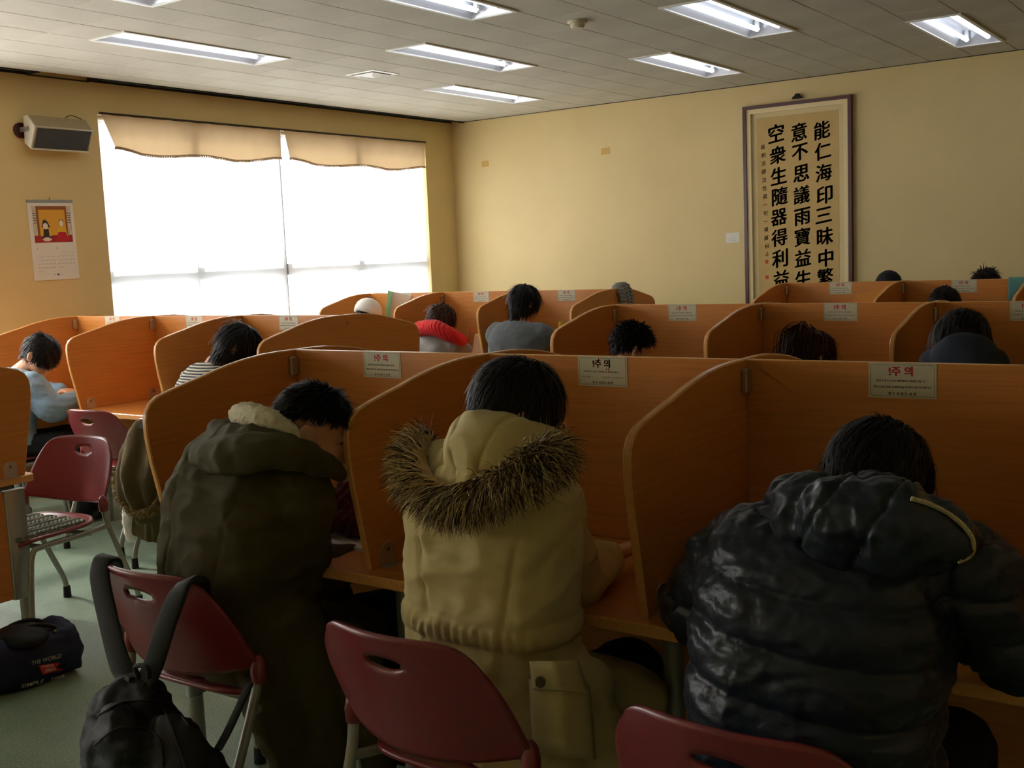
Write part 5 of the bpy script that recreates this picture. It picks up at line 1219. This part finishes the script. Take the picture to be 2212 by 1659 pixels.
# ------------------------------------------------------------------ belongings
def strap(pts, w, th, name, mat, parent, sub=6, side=None):
    """flat band along a curve; side: its width direction"""
    P = catmull([V(p) for p in pts], sub); vs = []
    for i, p in enumerate(P):
        t_ = (P[min(i + 1, len(P) - 1)] - P[max(i - 1, 0)]).normalized(); a = V(side) - t_ * V(side).dot(t_); a.normalize(); b = t_.cross(a)
        vs.append([p + a * w * x + b * th * y for x, y in ((-1, -1), (-0.8, -1.6), (0.8, -1.6), (1, -1), (1, 1), (-1, 1))])
    return MB().loft(vs).build(name, mat, parent, autosmooth=50)
# black backpack hung by its straps on the first chair
bp = empty('backpack', (-2.44, 1.50, 0), 0, 'black backpack hanging by two wide straps from a chair back', 'backpack')
o = V(bp.location)
mb = MB()
top = PY(300, 1470, 1.56); bl = PY(215, 1640, 1.50); br_ = PY(430, 1650, 1.55)
spine_loft(mb, [(PY(292, 1462, 1.575), 0.045, 0.025), (PY(290, 1495, 1.56), 0.085, 0.055), (PY(285, 1550, 1.55), 0.115, 0.08), (PY(300, 1640, 1.54), 0.135, 0.095), (PY(330, 1740, 1.55), 0.14, 0.10), (PY(345, 1830, 1.56), 0.13, 0.09)], V((1, 0.25, 0)), 5, 28, 3.0)
mb.ball(PY(265, 1610, 1.47), V((0.085, 0.05, 0.11)), 18, 12); mb.ball(PY(380, 1650, 1.53), V((0.11, 0.06, 0.12)), 18, 12); mb.ball(PY(425, 1690, 1.57), V((0.10, 0.06, 0.10)), 18, 12)
bdy = soft('bag_body', mb, 'black_bag', bp, 0.0085, 4, lambda c, n: 0.014 * ridged(c * np.array([9, 9, 12])) + 0.008 * ridged(c * np.array([20, 20, 28])) - 0.014, o)
strap([PY(300, 1470, 1.555) - o, PY(262, 1440, 1.575) - o, PY(232, 1330, 1.62) - o, PY(215, 1240, 1.665) - o, PY(226, 1208, 1.70) - o, PY(246, 1215, 1.79) - o, PY(256, 1290, 1.83) - o, PY(272, 1400, 1.85) - o], 0.026, 0.005, 'shoulder_strap', 'dark_strap', bp, 6, V((1, 0.15, -0.1)))
strap([PY(310, 1475, 1.555) - o, PY(330, 1440, 1.57) - o, PY(362, 1340, 1.60) - o, PY(392, 1270, 1.635) - o, PY(412, 1256, 1.70) - o, PY(432, 1268, 1.78) - o, PY(425, 1330, 1.86) - o, PY(410, 1420, 1.90) - o], 0.026, 0.005, 'shoulder_strap', 'dark_strap', bp, 6, V((1, 0.3, 0.45)))
MB().tube([PY(300, 1462, 1.55) - o, PY(292, 1440, 1.545) - o, PY(318, 1440, 1.545) - o, PY(322, 1464, 1.55) - o], 0.006, 8, smooth=4).build('grab_loop', 'dark_strap', bp, smooth=True)

btree = BVHTree.FromPolygons([tuple(V(v.co) + o) for v in bdy.data.vertices], [tuple(p.vertices) for p in bdy.data.polygons])
def bag_line(px, r, name, mat):
    P_ = []
    for u, v in catmull([V((u, v, 0)) for u, v in px], 8) and [(q.x, q.y) for q in catmull([V((u, v, 0)) for u, v in px], 8)]:
        d = ray(u, v).normalized(); h = btree.ray_cast(CAM, d)
        if h[0] is not None: P_.append(h[0] - d * 0.001 - o)
    if len(P_) > 3: MB().tube(P_, r, 6).build(name, mat, bdy)
bag_line([(212, 1545), (260, 1520), (320, 1512), (372, 1528), (410, 1570)], 0.0035, 'zip', 'rubber')
bag_line([(205, 1610), (250, 1575), (310, 1572), (345, 1600), (352, 1655)], 0.003, 'pocket_seam', 'dark_strap')
bag_line([(330, 1490), (360, 1545), (385, 1610), (400, 1658)], 0.003, 'side_seam', 'dark_strap')
strap([PY(470, 1620, 1.60) - o, PY(492, 1580, 1.64) - o, PY(520, 1520, 1.70) - o, PY(538, 1480, 1.76) - o], 0.012, 0.003, 'webbing_strap', 'dark_strap', bp, 6, V((1, 0.3, 0.4)))
# navy sports bag on the floor
gb = empty('sports_bag', (-3.98, 2.33, 0), 0, 'navy sports bag with red emblem and white lettering on the floor', 'bag'); o = V(gb.location)
ax = (PZ(188, 1440, 0) - PZ(0, 1497, 0)); ax.z = 0; ax.normalize(); ay = V((-ax.y, ax.x, 0))
fl = lambda u, v: PZ(u, v, 0)
fr0, fr1 = fl(-40, 1522), fl(196, 1458); mid = (fr0 + fr1) / 2 + ay * 0.12; half = (fr1 - fr0).length / 2
mb = MB(); rings = []
for t_, sc, dz in ((-1.0, 0.72, 0.0), (-0.97, 0.92, 0.0), (-0.75, 1.0, 0.005), (-0.35, 1.0, -0.012), (0, 0.98, -0.02), (0.35, 1.0, -0.01), (0.75, 1.02, 0.01), (0.96, 0.95, 0.0), (1.0, 0.75, 0)):
    c = mid + ax * half * t_; ring = []
    for k in range(26):
        a = 2 * math.pi * k / 26; ca, sa = math.cos(a), math.sin(a)
        ring.append(c + ay * (0.125 * sc * math.copysign(abs(ca) ** 0.75, ca)) + V((0, 0, 0.105 + dz + 0.105 * sc * math.copysign(abs(sa) ** 0.75, sa) + (0.03 * max(0, sa) * max(0, -t_)))))
    rings.append(ring)
mb.loft(rings)
def bag_disp(c, n):
    f = 0.014 * ridged(c * np.array([7, 7, 9]) + 3) + 0.006 * ridged(c * np.array([16, 16, 20])) - 0.016
    return np.where(c[:, 2] < 0.012, 0.0, f)
bm = soft('bag_body', mb, 'navy_bag', gb, 0.009, 5, bag_disp, o)
co, _ = get(bm.data); co[:, 2] = np.maximum(co[:, 2], 0.0005); put(bm.data, co)
# projected prints: follow the body surface
from mathutils.bvhtree import BVHTree
def bvh_of(ob, off):
    me = ob.data; return BVHTree.FromPolygons([tuple(V(v.co) + off) for v in me.vertices], [tuple(p.vertices) for p in me.polygons])
tree = bvh_of(bm, o)
def onto(u, v, lift=0.0015):
    d = ray(u, v).normalized(); h = tree.ray_cast(CAM, d)
    return (h[0] - d * lift - o) if h[0] is not None else (PZ(u, v, 0.05) - o)
plain('print_white', lin(200, 198, 186), 0.6); plain('emblem_red', lin(200, 30, 40), 0.6)
mb = MB(); P2 = [(84, 1437), (130, 1431), (122, 1441), (141, 1446), (93, 1457)]
def quad_strip(mb, a, b, c, d, n=6):
    vs = [onto(*(np.array(a) * (1 - i / n) * (1 - j / n) + np.array(b) * (i / n) * (1 - j / n) + np.array(c) * (i / n) * (j / n) + np.array(d) * (1 - i / n) * (j / n))) for i in range(n + 1) for j in range(n + 1)]
    mb.add(vs, [(i * (n + 1) + j, i * (n + 1) + j + 1, (i + 1) * (n + 1) + j + 1, (i + 1) * (n + 1) + j) for i in range(n) for j in range(n)])
quad_strip(mb, (84, 1437), (130, 1431), (121, 1443), (88, 1447)); quad_strip(mb, (88, 1447), (121, 1443), (141, 1446), (93, 1457)); mb.build('emblem', 'emblem_red', bm, smooth=True)
def bag_text(mb, s, u0, v0, u1, v1, h, off=0.0, shear=0.0):
    vs, fs = text_geo(s, 1.0, off); x0 = min(p[0] for p in vs); x1 = max(p[0] for p in vs); yc = (max(p[1] for p in vs) + min(p[1] for p in vs)) / 2; hh = max(p[1] for p in vs) - min(p[1] for p in vs)
    out = []
    for p in vs:
        a = (p[0] - x0) / (x1 - x0); b = (p[1] - yc) / hh
        out.append(onto(u0 + (u1 - u0) * a + shear * b * h, v0 + (v1 - v0) * a - b * h, 0.003))
    mb.add(out, fs)
mb = MB(); bag_text(mb, 'ASICS', 90, 1440, 116, 1437, 5.5, 0.03); bag_text(mb, '20014', 97, 1449, 120, 1445, 8, 0.03); quad_strip(mb, (92, 1444), (118, 1440.6), (118, 1441.4), (92, 1444.8), 2)
mb.build('emblem_lettering', 'print_white', bm)
mb = MB(); bag_text(mb, 'THE WORLD', 68, 1433, 133, 1416, 9, 0.0); mb.build('upper_lettering', 'print_white', bm)
mb = MB(); bag_text(mb, 'SIMPLE', 46, 1483, 95, 1471, 9, 0.015, 0.3); bag_text(mb, 'IMPUL', 110, 1467, 141, 1459, 6, 0.0, 0.3); mb.build('lower_lettering', 'print_white', bm)
for s_ in (-1, 1):
    a_ = mid + ay * 0.045 * s_ + ax * half * 0.1
    MB().tube([p - o for p in (a_ - ax * 0.08 + V((0, 0, 0.16)), a_ - ax * 0.05 + V((0, 0, 0.215)), a_ + ax * 0.03 + V((0, 0, 0.225)), a_ + ax * 0.09 + V((0, 0, 0.20)), a_ + ax * 0.12 + V((0, 0, 0.17)))], 0.009, 8, smooth=5).build('handle', 'black_bag', gb, smooth=True)
MB().ball(PZ(118, 1364, 0.19) - o, (0.012, 0.008, 0.006), 8, 6).build('buckle', 'brass_snap', gb)
mb = MB(); mb.ball(PZ(45, 1375, 0.19), V((0.12, 0.09, 0.04)), 18, 10); soft('bag_flap', mb, 'black_bag', gb, 0.01, 4, lambda c, n: 0.006 * ridged(c * 12), o)

# woven cushion on the empty chair
t = NT('woven_cushion'); t.base(t.ramp(t.noise(t.coord(), 40, 2), [(0.3, lin(96, 104, 88)), (0.7, lin(150, 154, 136))]), 0.85); M['woven_cushion'] = t.m
cu = empty('seat_cushion', (-4.56, 2.67, 0.449), math.radians(186), 'grey green cushion of plaited bands on an empty chair', 'cushion')
MB().prism(round_rect(-0.185, 0.185, -0.185, 0.185, 0.02, 4), 2, 0.0, 0.012, 0, 0, 0.003).build('cushion_base', 'woven_cushion', cu)
band_me = MB().ball((0, 0, 0), (0.029, 0.0105, 0.0085), 10, 6).mesh('braid', ('woven_cushion',), True)
for i in range(16):
    for j in range(8):
        q = new_obj('braid', band_me, cu, (), (-0.161 + j * 0.046, -0.168 + i * 0.0224, 0.015)); q.rotation_euler = (0, 0, 0.62 if j % 2 else -0.62)

# olive coat with fur trimmed hood hung on a chair back
oc = empty('hanging_coat', (-4.82, 3.46, 0), 0, 'olive coat with a fur edged hood hung over a chair back', 'coat'); o = V(oc.location)
mb = MB(); y0 = 3.49
def blob(u, v, y, r): mb.ball(PY(u, v, y), V(r), 16, 10)
spine_loft(mb, [(PY(308, 915, y0 + 0.04), 0.085, 0.035), (PY(306, 960, y0), 0.13, 0.06), (PY(305, 1020, y0 - 0.02), 0.16, 0.075), (PY(305, 1075, y0 - 0.02), 0.135, 0.07), (PY(318, 1120, y0), 0.09, 0.05)], V((1, 0.1, 0)), 5, 26, 2.3)
def coat_disp(c, n):
    x = c[:, 0] - PY(306, 1000, y0).x
    return 0.016 * np.cos(x * 44 + 2.5 * perlin(c * 5)) * np.clip((0.98 - c[:, 2]) * 5, 0.0, 1) * (n[:, 1] < 0.3) + 0.012 * ridged(c * np.array([9, 9, 6])) - 0.008
soft('hood', mb, 'brown_coat', oc, 0.009, 4, coat_disp, o)
MB().box((0, -0.003, -0.012), (0.075, 0.003, 0.012)).build('collar_label', 'dark_strap', oc, loc=PY(299, 920, y0 - 0.035) - o)
mb = MB(); spine_loft(mb, [(PY(320, 1000, y0 + 0.10), 0.15, 0.05), (PY(325, 1100, y0 + 0.09), 0.13, 0.05), (PY(318, 1160, y0 + 0.08), 0.10, 0.045)], V((1, 0.1, 0)), 5, 22)
soft('coat_body', mb, 'brown_coat', oc, 0.011, 4, lambda c, n: 0.016 * ridged(c * np.array([14, 14, 4])) - 0.006, o)
mb = MB(); chain(mb, [PY(285, 1085, y0 + 0.05), PY(282, 1125, y0 + 0.05), PY(285, 1160, y0 + 0.05)], [0.04, 0.045, 0.03]); soft('lining', mb, 'white_cap', oc, 0.009, 4, lambda c, n: 0.008 * ridged(c * 22) - 0.004, o)
arcp = [PY(u, v, y) for u, v, y in ((262, 1010, y0 + 0.0), (256, 1045, y0 - 0.02), (270, 1085, y0 - 0.06), (300, 1105, y0 - 0.07), (330, 1095, y0 - 0.06), (350, 1065, y0 - 0.03))]
C = catmull(arcp, 20); rr = np.random.default_rng(8); roots, dirs = [], []; cc_ = PY(306, 1030, y0)
for k in range(2200):
    i = rr.integers(1, len(C) - 1); nrm = V(rr.normal(size=3)).normalized(); roots.append(C[i] + nrm * 0.014); dd = C[i] - cc_; dd.normalize(); dirs.append(nrm * 0.7 + dd + V((0, -0.2, 0)))
cloth('fur_olive', lin(134, 118, 74), 0.9)
tufts('fur_trim', roots, dirs, 0.032, lambda r: int(r.choice([0, 0, 1])), oc, o, 0.0024, 3, 0.1, 4, ('fur_olive', 'fur_tan'))

# things on and around the desks
def sheet(name, label, cat, corners, mat, th=0.003, curve=0.0, group=None):
    c0 = sum((V(c) for c in corners), V()) / len(corners); vs = []; n = 10
    A, B, C_, D_ = [V(c) - c0 for c in corners]
    for i in range(n + 1):
        for j in range(n + 1):
            a, b = i / n, j / n; p = A * (1 - a) * (1 - b) + B * a * (1 - b) + C_ * a * b + D_ * (1 - a) * b; nn = (B - A).cross(D_ - A).normalized(); vs.append(p + nn * curve * math.sin(math.pi * a))
    ob = MB().add(vs, [(i * (n + 1) + j, (i + 1) * (n + 1) + j, (i + 1) * (n + 1) + j + 1, i * (n + 1) + j + 1) for i in range(n) for j in range(n)]).build(name, mat, None, smooth=True, loc=c0)
    m = ob.modifiers.new('t', 'SOLIDIFY'); m.thickness = th; m.offset = 1
    return tag(ob, label, cat, group)
def open_book(label, c, rz, w=0.19, h=0.26, th=0.012, lines=True):
    r = empty('open_book', c, rz, label, 'book')
    for s_ in (-1, 1):
        vs = []; n = 10
        for i in range(n + 1):
            a = i / n; x = s_ * w * a; z = th * (0.35 + 0.65 * math.sin(math.pi * min(1, a * 0.9 + 0.08)) ** 0.6)
            vs += [(x, -h / 2, 0), (x, h / 2, 0), (x, h / 2, z), (x, -h / 2, z)]
        MB().add(vs, [(4 * i + k, 4 * i + (k + 1) % 4, 4 * i + 4 + (k + 1) % 4, 4 * i + 4 + k) for i in range(n) for k in range(4)] + [(0, 1, 2, 3), (4 * n + 3, 4 * n + 2, 4 * n + 1, 4 * n)]).build('page_block', 'white_paper', r, smooth=False)
        if lines:
            mb = MB()
            for k in range(14):
                x0, x1 = sorted((s_ * w * 0.12, s_ * w * (0.88 if k % 5 else 0.6))); y = h * 0.40 - k * h * 0.058; mb.box((x0, y - 0.0012, th + 0.0004), (x1, y + 0.0012, th + 0.0009))
            mb.build('printed_lines', 'ink_grey', r)
    return r
open_book('open book under the arm of the person in the olive parka', (-2.20, 2.43, DESK), -0.25)
open_book('open book under the hands of the person in the blue sweater', (PY(150, 868, 4.18).x, 4.20, DESK), -0.35, 0.17, 0.24, 0.02)
open_book('open book at the right edge beside the black puffer jacket', (-0.36 + 0.02, 2.46, DESK), 0.1, 0.15)
# maroon knit scarf
mb = MB(); sc_ = MB()
p0 = PY(745, 1085, 2.36)
for k, (u, v, y, r) in enumerate(((735, 1110, 2.40, (0.07, 0.06, 0.05)), (755, 1085, 2.42, (0.06, 0.06, 0.06)), (765, 1050, 2.44, (0.045, 0.05, 0.05)), (720, 1125, 2.36, (0.06, 0.05, 0.035)))): mb.ball(PY(u, v, y), V(r), 16, 10)
mb.ball(V((p0.x + 0.01, 2.42, 0.79)), V((0.09, 0.08, 0.055)), 16, 10); org_ = V((p0.x, 2.42, DESK))
ob = soft('knit_scarf', mb, 'maroon_knit', None, 0.008, 3, lambda c, n: 0.008 * np.sin(c[:, 0] * 190 + 40 * c[:, 2]) * np.sin(c[:, 2] * 170), org_); ob.location = org_
co, _ = get(ob.data); co[:, 2] = np.maximum(co[:, 2], 0.0005); put(ob.data, co); tag(ob, 'bundled maroon knit scarf on the desk before the olive parka', 'scarf')
# black bag next to the puffer jacket
mb = MB(); b0 = V((-1.075, 2.40, DESK))
mb.ball(b0 + V((0.0, 0.0, 0.08)), V((0.075, 0.13, 0.09)), 18, 12); mb.ball(b0 + V((0.02, -0.08, 0.055)), V((0.07, 0.09, 0.06)), 16, 10)
ob = soft('soft_bag', mb, 'black_bag', None, 0.009, 4, lambda c, n: 0.010 * ridged(c * 11) - 0.006, b0); ob.location = b0; co, _ = get(ob.data); co[:, 2] = np.maximum(co[:, 2], 0.0005); put(ob.data, co); tag(ob, 'soft black bag against the partition left of the puffer jacket', 'bag')
# dark bag with a handle in the striped person's carrel
c = V((PY(562, 745, 4.42).x, 4.42, DESK)); r = empty('hand_bag', c, 0, 'dark bag with a loop handle on the desk by the striped top', 'bag')
mb = MB(); mb.loft([[V((x * sx, y * sy, z)) for x, y in [(math.copysign(abs(math.cos(a)) ** 0.6, math.cos(a)), math.copysign(abs(math.sin(a)) ** 0.6, math.sin(a))) for a in np.linspace(0, 2 * math.pi, 20, endpoint=False)]] for z, sx, sy in ((0.0, 0.13, 0.06), (0.1, 0.135, 0.065), (0.25, 0.125, 0.055), (0.31, 0.10, 0.035), (0.33, 0.06, 0.02))])
soft('bag_body', mb, 'black_bag', r, 0.012, 3, lambda q, n: np.where(q[:, 2] > 0.02, 0.006 * ridged(q * 12), 0))
MB().tube([(-0.035, 0, 0.32), (-0.03, -0.01, 0.385), (0.0, -0.012, 0.412), (0.035, -0.01, 0.39), (0.045, 0, 0.32)], 0.008, 8, smooth=5).build('handle', 'black_bag', r, smooth=True)
# light grey scarf over the end of the far left row
x = -6.821 + 3 * CW; ys_ = 7.477 + 0.10
sc = empty('knit_scarf', (x, ys_, 1.15), 0, 'pale grey knitted scarf draped over the end partition', 'scarf')
for k, dy in enumerate((-0.055, 0.0, 0.055)):
    pts = [(-0.045, dy, -0.16 + 0.02 * k), (-0.04, dy, 0.0), (-0.03, dy, 0.085), (0.0, dy + 0.004, 0.142), (0.034, dy + 0.01, 0.09), (0.045, dy + 0.02, -0.03), (0.05, dy + 0.03, -0.22 - 0.03 * k)]
    P_ = catmull([V(p) for p in pts], 6); mbb = MB().tube(P_, 0.030, 12)
    soft('scarf_fold', mbb, 'pale_grey_knit', sc, 0.008, 3, lambda q, n: 0.004 * np.sin(q[:, 2] * 230 + q[:, 1] * 90) * (np.abs(q[:, 0]) > 0.01))
# papers and small things in the far rows
a = PY(842, 628, 7.10)
gp = sheet('paper_folder', 'white sheet with a green margin standing beside the white cap', 'paper', [PY(838, 628, 7.2), PY(893, 640, 7.32), PY(864, 690, 7.32), PY(832, 690, 7.2)], 'white_paper', 0.003, 0.012)
plain('pale_green', lin(150, 214, 170), 0.7)
MB().add([PY(838, 627, 7.195) - gp.location, PY(847, 630, 7.215) - gp.location, PY(842, 690, 7.215) - gp.location, PY(831, 690, 7.195) - gp.location], [(0, 1, 2, 3)]).build('green_margin', 'pale_green', gp)
pg = sheet('paper_sheet', 'pale curled paper in front of the red cowl collar', 'paper', [PY(1026, 722, 7.10), PY(1048, 718, 7.14), PY(1052, 765, 7.14), PY(1018, 765, 7.10)], 'white_paper', 0.002, 0.015)
plain('pen_red', lin(200, 40, 30), 0.4)
ob = MB().tube([(0, 0, 0), (0.02, 0.02, 0.09)], 0.005, 8).tube([(0.02, 0.02, 0.09), (0.023, 0.023, 0.105)], [0.005, 0.002], 8).build('red_pen', 'pen_red', None, loc=PY(1010, 738, 7.02)); tag(ob, 'red pen held upright by the person in the red collar', 'pen')
c = PY(1213, 700, 7.25); plain('can_yellow', lin(230, 190, 40), 0.35, 0.3)
r = empty('drink_can', (c.x, 7.25, DESK), 0, 'small yellow and silver drink can beside the grey sweater', 'can')
hcan = max(0.12, c.z + 0.02 - DESK)
MB().loft(disc_prof([(0.022, 0), (0.027, 0.008), (0.027, hcan * 0.9), (0.022, hcan)])).build('can_body', 'can_yellow', r, autosmooth=35); MB().loft(disc_prof([(0.0275, hcan * 0.6), (0.0275, hcan * 0.82)])).build('band', 'alu', r, autosmooth=35); MB().loft(disc_prof([(0.021, hcan), (0.021, hcan + 0.003)])).build('lid', 'alu', r)
# orange letter rack at the last row and a teal cloth on its partition
x1 = -3.073 + CW; plain('orange_board', lin(214, 140, 40), 0.5)
c = PY(1888, 635, 7.70); r = empty('letter_rack', (c.x, 7.70, DESK), 0, 'orange zigzag topped file box in the last right row', 'file box')
w_ = 0.13; zt = c.z - DESK
MB().prism([(-w_, 0), (w_, 0), (w_, zt + 0.03), (w_ * 0.6, zt + 0.045), (w_ * 0.3, zt + 0.0), (-w_, zt - 0.03)], 1, -0.04, -0.034).build('front_board', 'orange_board', r)
MB().prism([(-w_, 0), (w_, 0), (w_, zt + 0.05), (-w_, zt)], 1, 0.034, 0.04).build('back_board', 'orange_board', r)
for s_ in (-1, 1): MB().box((s_ * w_ - 0.003, -0.034, 0), (s_ * w_ + 0.003, 0.034, zt - 0.03)).build('side_board', 'orange_board', r)
MB().box((-w_, -0.034, 0), (w_, 0.034, 0.004)).build('bottom_board', 'orange_board', r)
cloth('teal_cloth', lin(96, 150, 146), 0.85)
xt = PY(2196, 625, 7.93).x
r = empty('hand_towel', (xt, 7.938, 1.272), 0, 'teal towel hung over the last carrel row at the right edge', 'towel')
vs = []; prof_ = [(-0.016, -0.20), (-0.016, -0.1), (-0.015, -0.01), (-0.009, 0.006), (0.009, 0.006), (0.015, -0.01), (0.016, -0.12)]
for i in range(13):
    for y, z in prof_: vs.append((-0.05 + i * 0.0083, y - 0.003 * abs(math.sin(i * 1.4)) * (1 if y < 0 else -1), z + 0.002))
ob = MB().add(vs, [(i * 7 + k, i * 7 + k + 1, (i + 1) * 7 + k + 1, (i + 1) * 7 + k) for i in range(12) for k in range(6)]).build('cloth', 'teal_cloth', r, smooth=True); m = ob.modifiers.new('t', 'SOLIDIFY'); m.thickness = 0.003; m.offset = 1
